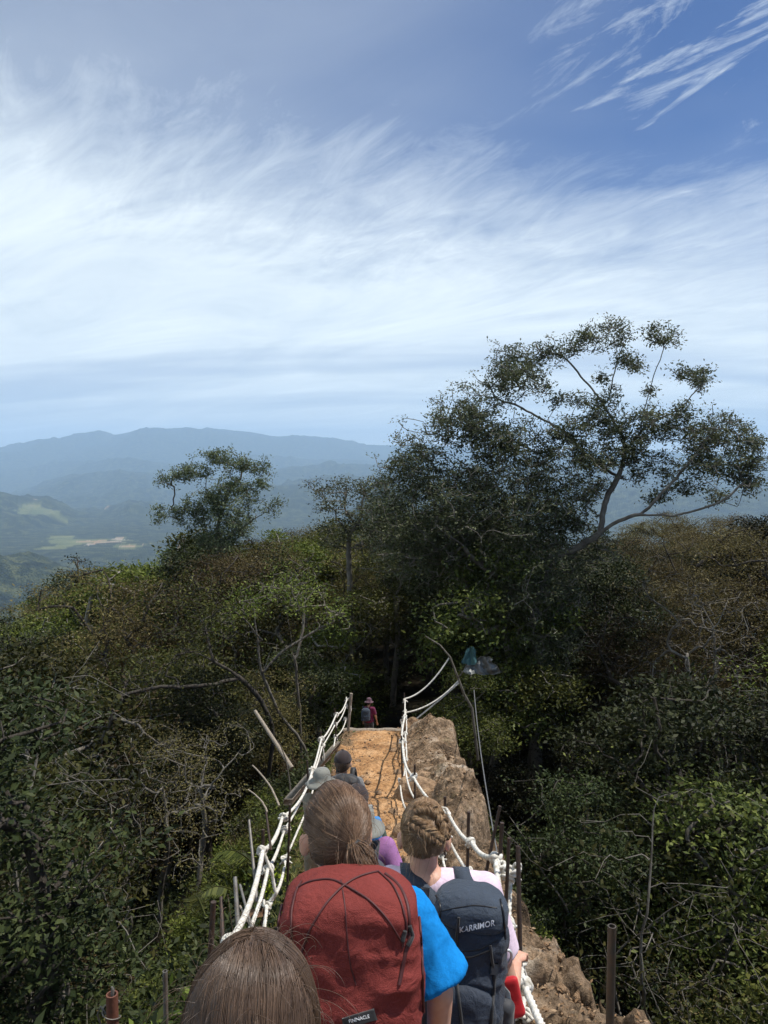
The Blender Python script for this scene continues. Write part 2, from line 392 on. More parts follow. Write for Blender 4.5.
# the narrow ridge: path, rock shoulder and grassy left flank, as one fine sheet
yy = np.concatenate([np.arange(-3, 2, .06), np.arange(2, 10, .028), np.arange(10, 24.6, .045)])
xx = np.concatenate([np.arange(-5.2, -1.4, .07), np.arange(-1.4, 2.5, .028), np.arange(2.5, 5.2, .07)])
GX, GY = np.meshgrid(xx, yy)
def edge_r(y): return np.interp(y, [0, 3.6, 4.2, 4.9, 5.8, 8, 11, 15, 18, 20, 24], [1.2, 1.58, 1.70, 1.50, 1.40, 1.58, 1.64, 1.82, 1.85, 1.75, 1.6])
def ridge_h(x, y):
    s = x-path_x(y); pz = path_z(y)
    er = edge_r(y)+.10*fbm(x*0+1, y*1.7, o=3, seed=21)
    hw = .66+.12*vnoise(y*1.3, y*0, seed=51)
    rock = fbm(x*1.3, y*1.3, x*0+2, o=6, seed=31, gain=.55); rr = fbm(x*2.2+5, y*2.2, o=5, seed=33, ridge=True)
    z = pz+0*x
    # worn steps in the path
    stp = y+.7*fbm(x*1.2, y*.9, o=3, seed=35); z = z-.035*(np.mod(stp+.5*vnoise(y*.7, y*0, seed=3), 1.6)/1.6-.5)*sstep(1.2, .5, np.abs(s))+.075*fbm(x*1.7, y*1.4, o=4, seed=38)
    z = z+.09*fbm(x*2.6, y*2.6, o=6, seed=36, gain=.6)
    # rock shoulder to the right
    t = np.clip((s-hw)/np.maximum(er-hw, .2), 0, 3)
    hump = .16*np.sin(np.clip(t, 0, 1)*math.pi)+.42*np.exp(-((y-18.0)/1.5)**2)*sstep(0, .6, t)*sstep(1.3, .95, t)+.28*np.exp(-((y-12.0)/1.6)**2)*sstep(.1, .6, t)*sstep(1.4, 1, t)
    z = z+np.where(s > hw, hump+(.30*rock+.12*(rr-.35)+.10*fbm(x*5, y*5, o=5, seed=39, ridge=True, gain=.6)+.05*fbm(x*14, y*14, o=3, seed=41, gain=.6)-.35*sstep(.55, .8, fbm(x*1.1+3, y*.9, o=3, seed=47, ridge=True)))*sstep(0, .25, t)*(1-.5*sstep(12, 15, y)), 0)
    over = np.maximum(s-er, 0); z = z-over*2.4-.9*sstep(0, .35, over)*1.0
    # gully between the near slab and the rock behind it
    z = z-1.0*np.exp(-((y-9.6-1.4*(s-1.0))/.40)**2)*sstep(.55, 1.0, s)
    # flank to the left
    lf = np.maximum(-s-.85, 0); z = z-lf*1.15+(.10*rock)*sstep(.55, 1.0, -s)
    return z, rock, rr
GZ, rock, rr = ridge_h(GX, GY)
bord = np.minimum.reduce([GX+5.2, 5.2-GX, 24.6-GY])
GZ = GZ-(.5*(1-sstep(0, .8, bord)))
ny, nx = GX.shape; i = np.arange(ny-1)[:, None]*nx; j = np.arange(nx-1)[None]
GF = np.stack([i+j, i+j+1, i+nx+j+1, i+nx+j], -1).reshape(-1, 4)
me = mkmesh('ridge', np.stack([GX, GY, GZ], -1).reshape(-1, 3), GF, smooth=True)
S = GX-path_x(GY)
pathm = sstep(.80, .5, np.abs(S+.10+.40*fbm(GX*2.1, GY*1.3, o=4, seed=44))); rockm = sstep(.5, .75, S+.12*rock)
for nm, arr in (('pathm', pathm), ('rockm', rockm)):
    at = me.attributes.new(nm, 'FLOAT', 'POINT'); at.data.foreach_set('value', arr.astype(np.float32).ravel())
m, nt, b, out = new_mat('ridge')
pa = N(nt, 'ShaderNodeAttribute', attribute_name='pathm').outputs[2]; ra = N(nt, 'ShaderNodeAttribute', attribute_name='rockm').outputs[2]
nb = noise_tex(nt, 1.6, 8, .65, .4); nf = noise_tex(nt, 11, 8, .7); ng = noise_tex(nt, 55, 4, .6)
vo = N(nt, 'ShaderNodeTexVoronoi', i_Scale=16, feature='F1'); nt.links.new(noise_tex(nt, 4, 3).outputs[1], vo.inputs['Vector'])
soil = ramp(nt, [(.3, (.07, .048, .028)), (.5, (.16, .105, .06)), (.7, (.27, .19, .11))], nf.outputs[0]).outputs[0]
sand = ramp(nt, [(.28, (.20, .10, .045)), (.5, (.46, .26, .12)), (.72, (.62, .41, .24))], nb.outputs[0]).outputs[0]
sand = mix(nt, sand, ramp(nt, [(.36, (.42, .36, .30)), (.52, (1, 1, 1)), (.72, (1.3, 1.25, 1.2))], nf.outputs[0]).outputs[0], .8, 'MULTIPLY')
rk = ramp(nt, [(.30, (.04, .03, .022)), (.44, (.14, .098, .064)), (.56, (.28, .205, .14)), (.70, (.46, .40, .33))], nb.outputs[0]).outputs[0]
rk = mix(nt, rk, ramp(nt, [(.34, (.22, .18, .15)), (.50, (.9, .88, .85)), (.68, (1.6, 1.5, 1.4))], nf.outputs[0]).outputs[0], .9, 'MULTIPLY')
moss = mathn(nt, 'MULTIPLY_ADD', noise_tex(nt, 2.6, 5, .6).outputs[0], 6, -3.45, clamp=True)
rk = mix(nt, rk, (.06, .065, .02), mathn(nt, 'MULTIPLY', moss, .6))
litter = mathn(nt, 'MULTIPLY_ADD', ng.outputs[0], 9, -5.3, clamp=True)
rk = mix(nt, rk, (.42, .30, .17), mathn(nt, 'MULTIPLY', litter, .5))
c = mix(nt, soil, sand, pa); c = mix(nt, c, rk, ra)
nt.links.new(c, b.inputs['Base Color']); b.inputs['Roughness'].default_value = .92; b.inputs['Specular IOR Level'].default_value = .15
hh = mathn(nt, 'ADD', mathn(nt, 'MULTIPLY', nb.outputs[0], 1.0), mathn(nt, 'MULTIPLY_ADD', nf.outputs[0], .5, mathn(nt, 'MULTIPLY', ng.outputs[0], .12)))
bump(nt, b, hh, 1.0, .12)
me.materials.append(m)
props(mkobj('ridge_ground', me), kind='structure')
def gz(x, y):
    """height of whatever ground is on top at x, y"""
    x = float(x); y = float(y)
    if -5 < x < 5 and -3 < y < 24: return float(ridge_h(np.array([x]), np.array([y]))[0][0])
    return float(ground(np.array([x]), np.array([y]))[0])
# ------------------------------------------------------------------ trees
def grow(seeds, attr, rng, step=.22, maxn=60000, up=.5, wob=.12):
    P = np.zeros((maxn, 3)); par = -np.ones(maxn, int); chains = []; n = 0
    for pts, pj in seeds:                 # polylines; pj = index of chain to join or None
        pts = np.asarray(pts, float); L = np.linalg.norm(np.diff(pts, axis=0), axis=1).sum(); k = max(4, int(L/step))
        t = np.linspace(0, 1, k); cum = np.concatenate([[0], np.cumsum(np.linalg.norm(np.diff(pts, axis=0), axis=1))])/L
        q = np.stack([np.interp(t, cum, pts[:, a]) for a in range(3)], 1)
        for _ in range(3): q[1:-1] = (q[:-2]+q[1:-1]+q[2:])/3
        q[1:] += np.cumsum(rng.normal(0, wob*step*.35, (k-1, 3)), 0)
        if pj is None: ids = [-1]
        else: ids = [int(np.argmin(np.linalg.norm(P[:n]-q[0], axis=1)))]
        for p in q:
            P[n] = p; par[n] = ids[-1]; ids.append(n); n += 1
        chains.append(ids[1:] if pj is None else ids)
    base = P[0].copy()
    order = np.argsort([np.min(np.linalg.norm(P[:n]-a, axis=1))+rng.uniform(0, .8) for a in attr])
    tips = []
    for a in attr[order]:
        if n > maxn-200: break
        d = P[:n]-a; L = np.linalg.norm(d, axis=1); cost = L+np.maximum(d[:, 2], 0)*up
        j = int(np.argmin(cost)); L = L[j]
        if L < step*.5: tips.append(j); continue
        pj = par[j] if par[j] >= 0 else j
        t0 = P[j]-P[pj]; nn = np.linalg.norm(t0); t0 = t0/nn if nn > 1e-6 else np.array([0, 0, 1.])
        mid = P[j]+(t0*.6+np.array([0, 0, .25]))*L*.35+rng.normal(0, wob*L*.5, 3)
        k = max(2, int(L/step)); ids = [j]
        for t in np.linspace(0, 1, k+1)[1:]:
            p = (1-t)**2*P[j]+2*t*(1-t)*mid+t*t*a+(rng.normal(0, wob*step*.5, 3) if t < 1 else 0)
            P[n] = p; par[n] = ids[-1]; ids.append(n); n += 1
        chains.append(ids); tips.append(n-1)
    cnt = np.zeros(n); 
    for t in tips: cnt[t] += 1
    for k in range(n-1, 0, -1):
        if par[k] >= 0: cnt[par[k]] += cnt[k]
    return P[:n], cnt, chains, np.array(tips)
def tree_wood(P, cnt, chains, r0, expo=.5, rmin=.008, rng=None, flare=True):
    g = Geo(); tot = max(cnt.max(), 1)
    R = np.maximum(r0*(np.maximum(cnt, .5)/tot)**expo, rmin)
    for c in chains:
        if len(c) < 2: continue
        r = R[c].copy()
        if len(c) > 1 and c is not chains[0]: r[0] = min(r[0], r[1]*1.25)
        if c is chains[0] and flare: r[:3] *= [1.5, 1.2, 1.05][:len(r[:3])]
        sides = 9 if r.max() > .12 else (6 if r.max() > .035 else 4)
        V, F = tube(P[c], r, sides); g.add(V, F)
    return g
def leaves(C, n, spread, size, aspect, rng, flat=.6, up=.8, hang=0.0, sizevar=.35):
    C = np.repeat(np.asarray(C, float), n, 0); k = len(C)
    off = rng.normal(0, 1, (k, 3))*np.array([spread, spread, spread*flat]); p = C+off
    nrm = rng.normal(0, 1, (k, 3))+np.array([0, 0, up*1.6]); nrm /= np.linalg.norm(nrm, axis=1)[:, None]
    d = rng.normal(0, 1, (k, 3))+off/spread*.6+np.array([0, 0, -hang]); d -= nrm*(d*nrm).sum(1)[:, None]; d /= np.linalg.norm(d, axis=1)[:, None]+1e-9
    s = np.cross(nrm, d); L = size*(1+rng.uniform(-sizevar, sizevar, k))[:, None]; Wd = L*aspect
    V = np.stack([p, p+d*L*.5+s*Wd*.5+nrm*L*.06, p+d*L, p+d*L*.5-s*Wd*.5+nrm*L*.06], 1).reshape(-1, 3)
    return V, np.arange(k*4).reshape(-1, 4)
def lobes_attr(lobes, n, rng, low=-.35):
    w = np.array([l[3]**2 for l in lobes]); w /= w.sum(); out = []
    while len(out) < n:
        k = rng.choice(len(lobes), p=w); l = lobes[k]; v = rng.normal(0, 1, 3); v /= np.linalg.norm(v)
        if v[2] < low: continue
        r = l[3]*rng.uniform(.62, 1.0)**.7; out.append(np.array(l[:3])+v*r*np.array([1, 1, l[4]]))
    return np.array(out)
TREE_KINDS = {   # leaf mat, bark mat, height, crown radius, lobes, attractors, leaves each, leaf length, aspect, cluster spread
 'olive': ('leaf_olive', 'bark', 9, 2.9, 11, 250, 50, .15, .45, .33),
 'dark': ('leaf_dark', 'bark_dark', 10, 2.8, 12, 250, 54, .16, .42, .33),
 'brown': ('leaf_brown', 'bark_dark', 8.5, 3.2, 12, 290, 60, .11, .32, .34),
 'bright': ('leaf_bright', 'bark_pale', 8, 2.5, 9, 190, 48, .17, .45, .30),
 'bare': ('leaf_brown', 'bark_grey', 8.5, 2.6, 7, 360, 9, .09, .4, .25),
}
def variant(kind, seed):
    lm, bm, H, R, nl, na_, nlv, ls, asp, spr = TREE_KINDS[kind]; rng = np.random.default_rng(seed)
    lobes = []
    for k in range(nl):
        a = rng.uniform(0, 6.28); rr_ = R*math.sqrt(rng.uniform(0, 1))*.75; zz = H*(.97-.50*rng.uniform(0, 1)-.08*(rr_/R))
        lobes.append((math.cos(a)*rr_, math.sin(a)*rr_, zz-.6, R*rng.uniform(.18, .46), rng.uniform(.55, 1.1)))
    lobes.append((0, 0, H*.9, R*.45, .6)); lobes.append((rng.normal(0, .4), rng.normal(0, .4), H*.58, R*.6, .9))
    at = lobes_attr(lobes, na_, rng)
    lean = rng.normal(0, .5, 2); seedp = [((0, 0, -.6), (lean[0]*.3, lean[1]*.3, H*.2), (lean[0], lean[1], H*.45), (lean[0]*.6, lean[1]*.6, H*.68))]
    P, cnt, ch, tips = grow([(seedp[0], None)], at, rng, step=.3, wob=.25 if kind != 'bare' else .12)
    w = tree_wood(P, cnt, ch, .17 if kind != 'bare' else .10, .47 if kind != 'bare' else .52, .012 if kind != 'bare' else .007).mesh('trunk_'+kind, [M[bm]])
    V, F = leaves(P[tips], nlv, spr, ls, asp, rng, flat=.38)
    c = mkmesh('crown_'+kind, V, F, [M[lm]])
    return w, c
VAR = {k: [variant(k, 100+i*7+s) for s in range(3 if k != 'bare' else 2)] for i, k in enumerate(TREE_KINDS)}
def shrub_variant(kind, seed, R=.8, n=70, nl=30, ls=.10, asp=.4):
    rng = np.random.default_rng(seed); lobes = [(rng.normal(0, R*.35), rng.normal(0, R*.35), R*rng.uniform(.5, 1.2), R*rng.uniform(.35, .6), .8) for _ in range(5)]
    at = lobes_attr(lobes, n, rng); stems = []
    P, cnt, ch, tips = grow([(((0, 0, -.15), (0, .03, R*.3)), None)], at, rng, step=.12, wob=.2)
    w = tree_wood(P, cnt, ch, .03, .45, .004, flare=False).mesh('stems', [M['bark']])
    V, F = leaves(P[tips], nl, .13, ls, asp, rng, flat=.8)
    return w, mkmesh('foliage', V, F, [M[kind]])
SHR = [shrub_variant('leaf_bright', 501), shrub_variant('leaf_olive', 502), shrub_variant('leaf_dark', 503), shrub_variant('leaf_brown', 504, ls=.07), shrub_variant('leaf_bright', 505, ls=.13, asp=.2)]
SK = ['bright green', 'olive green', 'dark green', 'brownish', 'narrow-leaved light green']

def place(name, parts, x, y, z, s, rz, sz=None):
    e = empty(name, (x, y, z), rz); e.scale = (s, s, sz or s)
    for nm, me_ in parts: mkobj(nm, me_, e)
    return e
SKY_X = [-300, 0, 40, 75, 110, 150, 200, 260, 330, 400, 470, 560, 650, 768, 1100]
SKY_Y = [640, 622, 600, 576, 578, 556, 534, 532, 526, 520, 505, 545, 522, 514, 510]
LOOK = {'olive': 'olive-green broadleaf tree', 'dark': 'dense dark green tree', 'brown': 'brown-tinged feathery tree', 'bright': 'light green pale-barked tree', 'bare': 'nearly leafless pale tree'}
def region(px, py):
    v = 'on the skyline' if py < 590 else ('halfway down the slope' if py < 760 else 'in the shaded gully')
    h = 'at the far left' if px < 110 else 'left of the trail' if px < 300 else 'around the trail opening' if px < 470 else 'right of the rocky ridge' if px < 640 else 'at the far right'
    return h+' '+v
pts = []
rng = np.random.default_rng(21)
gy = 6.0
while gy < 66:
    sp_ = 2.55 if gy < 30 else 3.3
    gx = -.66*gy-5
    while gx < .66*gy+5:
        pts.append((gx+rng.uniform(-.8, .8), gy+rng.uniform(-.8, .8))); gx += sp_
    gy += sp_
ntree = 0; HERO_KEEP = []
for x, y in pts:
    s0 = x-path_x(y)
    if y < 23.5 and (abs(s0) < 4.4 if s0 > 0 else abs(s0) < 3.5+(y < 5)): continue
    if y < 31 and abs(x-.35) < 1.9+(.0 if y > 22 else 1): continue
    px, _ = proj((x, y, -8)); g0 = gz(x, y); rng2 = random.Random(int(x*100)*31+int(y*100))
    # colour drifts with the place
    nz = float(vnoise(np.array([x/7.]), np.array([y/7.]), seed=88)[0]) + rng2.uniform(-.5, .5)
    if x > 8 and y > 26: kinds = ['brown', 'olive', 'brown', 'dark', 'brown', 'bare', 'olive', 'brown']
    elif x > 0: kinds = ['dark', 'dark', 'olive', 'dark', 'olive', 'bare', 'olive']
    elif y > 26: kinds = ['olive', 'bright', 'dark', 'bright', 'brown', 'olive', 'bright']
    else: kinds = ['dark', 'olive', 'dark', 'brown', 'dark', 'bare', 'olive']
    kind = kinds[int((nz+1.5)/3*len(kinds)*.999) % len(kinds)]
    H = TREE_KINDS[kind][2]; s = rng2.uniform(.75, 1.15)
    if y < 24 and abs(s0) < 7: s *= .62
    # keep tops below the skyline the forest has from the ridge
    lim = W(px, np.interp(px, SKY_X, SKY_Y)+rng2.uniform(-7, 22), y)[2]
    if y < 24:      # gully trees stay under the eye line of the hillside behind
        lim = min(lim, W(px, 700 if y < 14 else 640, y)[2]+rng2.uniform(-1, .8))
    top = g0+H*s*1.02
    if top > lim: s = (lim-g0)/(H*1.02)
    if s < .32: continue
    s = min(s, 1.6)
    if y > 34 and top < lim: s = min((lim-g0)/(H*1.02), 1.8)
    pxx, pyy = proj((x, y, g0+H*s*.8))
    if not (-120 < pxx < 888) or pyy > 1150: continue
    w, c = VAR[kind][rng2.randrange(len(VAR[kind]))]
    e = place('forest_tree', (('trunk', w), ('crown', c)), x, y, g0, s, rng2.uniform(0, 6.28), s*rng2.uniform(.92, 1.08))
    props(e, f'{LOOK[kind]} {region(pxx, pyy)}', 'tree', f'{LOOK[kind]}s {region(pxx, pyy)}'); ntree += 1
print('forest trees', ntree)

# --- trees drawn limb by limb
def hero(name, label, base_px, limbs, blobs, Yd, lm, bm, r0, nleaf, ls, asp, spr, seed, dens=.075, depth=1.3, jit=1.2, expo=.5):
    rng = np.random.default_rng(seed); k = Yd/FPX
    x0 = W(*base_px, Yd)[0]; z0 = gz(x0, Yd); base = np.array([x0, Yd, z0])
    seeds = []; 
    for n_, L in enumerate(limbs):
        q = np.array([W(a, b, Yd+(d or 0)) for a, b, d in L])-base
        if n_ == 0: q = np.vstack([[0, 0, -.5], q])
        seeds.append((q, None if n_ == 0 else 0))
    at = []
    for (a, b, r) in blobs:
        r = r*(1.12 if len(blobs) > 40 else 1)
        dy = rng.uniform(-jit, jit); n = max(4, int(r*r*dens))
        sub_ = rng.normal(0, 1, (max(3, n//5), 3)); sub_ /= np.linalg.norm(sub_, axis=1)[:, None]; sub_ *= rng.uniform(.25, 1.15, (len(sub_), 1))
        for _ in range(n):
            v = sub_[rng.integers(len(sub_))]+rng.normal(0, .40, 3)
            at.append(W(a+v[0]*r, b-v[2]*r*.9, Yd+dy+v[1]*r*k*depth)-base)
    P, cnt, ch, tips = grow(seeds, np.array(at), rng, step=.2, wob=.34 if len(at) > 900 else .24)
    e = empty(name, base); props(e, label, 'tree')
    mkobj('trunk', tree_wood(P, cnt, ch, r0, expo, .013 if len(at) > 400 else .010).mesh('trunk', [M[bm]]), e)
    V, F = leaves(P[tips], nleaf, spr, ls, asp, rng)
    mkobj('crown', mkmesh('crown', V, F, [M[lm]]), e)
    return e
hero('spreading_tree', 'tall tree with crooked pale limbs and open tufted crown, highest against the sky', (538, 700),
     [[(537, 640, 0), (530, 600, 0), (545, 562, 0)],
      [(545, 562, 0), (572, 552, -.3), (600, 533, -.6), (640, 515, -1), (690, 516, -1.2), (735, 498, -1.4), (752, 480, -1.5)],
      [(600, 533, -.6), (606, 505, -.3), (622, 478, 0), (628, 445, .2), (612, 418, .4), (603, 400, .6), (580, 372, .8), (560, 350, .8)],
      [(628, 448, .2), (650, 420, -.1), (668, 412, -.3), (690, 398, -.3), (703, 380, -.3)],
      [(607, 402, .5), (612, 372, .4), (622, 345, .2)], [(640, 430, 0), (648, 390, 0), (662, 350, 0)],
      [(545, 562, 0), (515, 545, .5), (490, 505, .8), (470, 470, 1), (455, 430, 1.2)],
      [(530, 600, 0), (505, 580, -.6), (478, 565, -1), (462, 545, -1.2)],
      [(622, 478, 0), (585, 455, .6), (560, 425, 1), (530, 410, 1.1), (505, 400, 1.2)],
      [(640, 515, -1), (665, 480, -.6), (690, 450, -.6), (715, 420, -.6)]],
     [(590, 340, 13), (618, 331, 11), (565, 348, 13), (604, 330, 8), (655, 338, 11), (672, 335, 7), (627, 358, 11), (508, 362, 16), (530, 358, 12), (500, 384, 18), (524, 378, 15), (545, 360, 9),
      (468, 408, 20), (446, 420, 14), (485, 430, 22), (510, 440, 18), (460, 436, 18), (575, 434, 18), (598, 420, 19), (556, 440, 12), (625, 436, 18), (643, 420, 12), (660, 428, 17), (590, 405, 9), (612, 395, 8),
      (692, 428, 18), (718, 438, 18), (745, 440, 14), (760, 450, 10), (700, 462, 18), (733, 466, 18), (668, 466, 12), (697, 384, 12), (683, 376, 8), (704, 378, 7), (650, 395, 7), (752, 485, 11), (680, 490, 12), (715, 495, 10), (580, 520, 12),
      (415, 458, 20), (398, 462, 12), (430, 480, 26), (402, 492, 22), (450, 508, 28), (480, 478, 24), (505, 508, 28), (535, 480, 24), (560, 505, 24), (590, 468, 18), (422, 528, 26), (470, 540, 28), (520, 540, 28), (555, 530, 20), (500, 455, 20), (540, 455, 16), (440, 545, 30), (485, 560, 28), (540, 570, 28), (405, 548, 24), (515, 590, 26), (575, 560, 22), (385, 515, 18), (470, 495, 22), (525, 515, 24), (600, 545, 16), (590, 495, 15), (610, 455, 14), (640, 470, 12), (560, 395, 9), (578, 455, 12), (640, 452, 12), (655, 500, 9), (700, 442, 14), (735, 425, 9), (600, 380, 7), (540, 388, 9), (640, 366, 7), (680, 410, 8), (750, 468, 10), (535, 600, 24), (552, 640, 26), (520, 645, 26), (560, 600, 20), (540, 670, 24)],
     27, 'leaf_grey', 'bark_grey', .22, 19, .11, .45, .125, 5, dens=.225, expo=.5)
hero('round_topped_tree', 'small grey-limbed tree with loose rounded top between the tall spreading tree and the trail', (352, 640),
     [[(352, 600, 0), (350, 540, 0)]], [(330, 490, 16), (352, 483, 12), (372, 490, 15), (346, 505, 16), (318, 502, 9), (368, 510, 18), (385, 525, 18), (352, 530, 20), (330, 540, 18), (375, 545, 20)],
     33, 'leaf_grey', 'bark_grey', .12, 34, .12, .45, .17, 8)
hero('umbrella_tree', 'tall flat-topped tree with crooked limbs standing clear of the forest against the blue hills', (222, 640),
     [[(224, 600, 0), (222, 560, 0), (216, 530, 0)], [(216, 530, 0), (226, 505, 0), (238, 480, 0)], [(216, 530, 0), (200, 515, 0), (175, 512, 0)], [(224, 540, 0), (250, 522, 0), (266, 512, 0)]],
     [(180, 474, 11), (196, 470, 12), (216, 462, 12), (229, 458, 9), (243, 466, 11), (262, 470, 9), (168, 478, 7), (230, 484, 14), (212, 496, 13), (246, 494, 11), (268, 507, 8), (160, 514, 8), (178, 514, 9), (222, 508, 18), (205, 520, 14), (235, 525, 15), (192, 505, 10), (260, 488, 7), (222, 540, 18), (205, 545, 16)],
     42, 'leaf_grey', 'bark', .15, 26, .125, .5, .16, 9, dens=.34)
hero('cone_shaped_tree', 'narrow dark cone-shaped tree on the left skyline', (78, 640), [[(78, 610, 0), (78, 570, 0)]],
     [(78, 560, 9), (76, 574, 12), (84, 582, 13), (70, 590, 14), (80, 602, 16)], 46, 'leaf_dark', 'bark_dark', .15, 26, .14, .5, .2, 10)
hero('leaning_tree', 'thin crooked bare-limbed tree curving up beside the left rope rail', (311, 745),
     [[(306, 736, 0), (286, 722, 0), (276, 695, 0), (264, 672, -.2), (262, 640, -.3), (256, 604, -.2)], [(264, 672, -.2), (282, 650, .2), (306, 640, .5), (332, 624, .8)], [(262, 640, -.3), (250, 625, -.5), (235, 615, -.8)]],
     [(255, 600, 24), (332, 612, 20), (236, 610, 22), (285, 590, 26), (310, 600, 20)], 20, 'leaf_bright', 'bark', .042, 18, .10, .4, .2, 12, dens=.04, expo=.35)
hero('forked_tree', 'slender upright forked tree with grey stem left of the trail opening', (303, 735),
     [[(303, 712, 0), (300, 690, 0), (297, 655, 0), (292, 622, 0), (288, 600, 0)], [(297, 655, 0), (304, 630, .3), (303, 605, .5)]],
     [(288, 592, 20), (308, 596, 18), (298, 575, 22)], 21, 'leaf_olive', 'bark', .042, 16, .10, .4, .2, 13, dens=.05, expo=.35)
hero('crooked_tree', 'heavy low tree with sinuous mossy trunk below the leaning tree on the left slope', (262, 742),
     [[(275, 728, 0), (268, 715, 0), (262, 700, 0), (240, 678, -.5), (214, 662, -.8), (180, 650, -1)], [(240, 678, -.5), (200, 690, -1.2), (160, 688, -1.6), (120, 700, -2)], [(214, 662, -.8), (205, 630, -.4), (190, 605, 0)]],
     [(180, 640, 26), (120, 690, 26), (190, 600, 24), (150, 670, 28), (215, 620, 22), (90, 705, 20)], 19, 'leaf_olive', 'bark_dark', .06, 20, .10, .4, .25, 14, dens=.07, expo=.5)

# thin pale saplings and vines standing in the forest edge
SAP = []
for sd_i in range(4):
    rng = np.random.default_rng(700+sd_i); H = 6.5; at = []
    for _ in range(70):
        h_ = rng.uniform(.35, 1.05)*H; at.append((rng.normal(0, .75), rng.normal(0, .75), h_))
    P, cnt, ch, tips = grow([(((0, 0, -.5), (rng.normal(0, .2), rng.normal(0, .2), H*.3), (rng.normal(0, .45), rng.normal(0, .45), H*.62), (rng.normal(0, .7), rng.normal(0, .7), H*.95)), None)], np.array(at), rng, step=.25, wob=.3)
    w = tree_wood(P, cnt, ch, .036, .5, .004).mesh('trunk_sapling', [M['bark_grey']]); V, F = leaves(P[tips], 11, .16, .12, .45, rng); SAP.append((w, mkmesh('crown_sapling', V, F, [M[('leaf_olive', 'leaf_bright', 'leaf_brown', 'leaf_dark')[sd_i]]])))
rsp = random.Random(31); nsap = 0
for _ in range(400):
    y = rsp.uniform(9, 34); x = rsp.uniform(-.55, .55)*y*1.05
    s0 = x-path_x(y)
    if abs(s0) < (3.6 if y < 23 else 2.2) or nsap >= 45: continue
    s = rsp.uniform(.7, 1.25); g0 = gz(x, y); px, py = proj((x, y, g0+6.3*s))
    if py < 560 or py > 960 or not -20 < px < 790: continue
    k = rsp.randrange(4); e = place('sapling', (('trunk', SAP[k][0]), ('crown', SAP[k][1])), x, y, g0, s, rsp.uniform(0, 6.28)); rr_ = region(px, py)
    props(e, f'thin grey-stemmed sapling {rr_}', 'sapling', f'thin grey-stemmed saplings {rr_}'); nsap += 1
print('saplings', nsap)
# ------------------------------------------------------------------ rope railings, posts, sticks
M['rope'] = plain('rope', (.76, .74, .69), .85, .15, nscale=26, col2=(.36, .33, .27), bmp=.6, bscale=220, bdist=.002)
M['rebar'] = plain('rebar', (.035, .030, .028), .6, .5, metal=.35, nscale=30, col2=(.075, .042, .028), bmp=.5, bscale=160, stretch=(1, 1, 3))
M['rust_pipe'] = plain('rust_pipe', (.17, .065, .04), .75, .4, metal=.2, nscale=14, col2=(.08, .035, .025), bmp=.5, bscale=90)
M['dark_pipe'] = plain('dark_pipe', (.06, .06, .055), .5, .5, metal=.4, nscale=12, col2=(.11, .075, .05), bmp=.3, bscale=80)
M['grey_metal'] = plain('grey_metal', (.22, .215, .20), .55, .5, metal=.5, nscale=14, col2=(.12, .10, .085), bmp=.3, bscale=90)
M['weathered_wood'] = plain('weathered_wood', (.36, .31, .25), .85, .2, nscale=9, col2=(.16, .13, .10), bmp=.6, bscale=26, stretch=(6, 6, .7), bdist=.01)
M['brown_wood'] = plain('brown_wood', (.27, .16, .095), .85, .2, nscale=9, col2=(.14, .085, .05), bmp=.6, bscale=26, stretch=(6, 6, .7), bdist=.01)
M['cable'] = plain('cable', (.20, .20, .20), .5, .5, metal=.4)
LX = ([2.6, 3.6, 6.0, 8.1, 10.5, 13.5, 16.5, 19.5], [-.92, -.95, -1.03, -1.12, -1.08, -1.16, -1.08, -1.0])
RX = ([3.0, 4.0, 5.4, 6.8, 8.3, 9.4, 10.5, 12.5, 15, 19.5], [.70, .745, .82, .78, .70, .50, .38, .33, .40, .553])
LY = [3.55, 6.0, 8.1, 10.5, 13.5, 16.5, 19.5]; RY = [4.25, 5.4, 6.8, 8.3, 10.0, 12.5, 15.5, 19.5]
def lx(y): return float(np.interp(y, *LX))
def rx(y): return float(np.interp(y, *RX))
def rail_h(y, h): return float(path_z(y))+h
def post(name, x, y, top_h, r, mat, lean=(0, 0), label=None, group=None, cat='post', deep=.35):
    g = Geo(); z0 = gz(x, y); zt = float(path_z(y))+top_h; n = 9
    P = [(lean[0]*t, lean[1]*t, -deep+(zt-z0+deep)*t) for t in np.linspace(0, 1, n)]
    geo_tube(g, P, r, 10); o = mkobj(name, g.mesh(name, [M[mat]]), None, (x, y, z0)); props(o, label, cat, group); return o
def knot(parent, p, r, rng, scale=1.0, mat='rope'):
    g = Geo(); p = np.asarray(p, float)
    for k in range(4):
        ax = rng.normal(0, 1, 3)*np.array([1, 1, .5])+np.array([0, 0, 1.4 if k < 2 else 0]); ax /= np.linalg.norm(ax)
        a = np.cross(ax, [1, .3, .2]); a /= np.linalg.norm(a); b = np.cross(ax, a); R = (.021+.009*rng.uniform())*scale
        t = np.linspace(0, 2*math.pi, 13)
        P = p+rng.normal(0, .006*scale, 3)+ax*(k-1.5)*.011*scale+R*(np.cos(t)[:, None]*a+np.sin(t)[:, None]*b)
        V, F = tube(P, r*.82, 7); g.add(V, F)
    for k in range(2):      # loose ends
        d = rng.normal(0, 1, 3); d[2] = -abs(d[2]); d /= np.linalg.norm(d)
        geo_tube(g, [p, p+d*.03*scale, p+d*.055*scale+np.array([0, 0, -.012])], [r*.75, r*.7, r*.6], 6)
    return mkobj('knot', g.mesh('knot', [M[mat]]), parent)
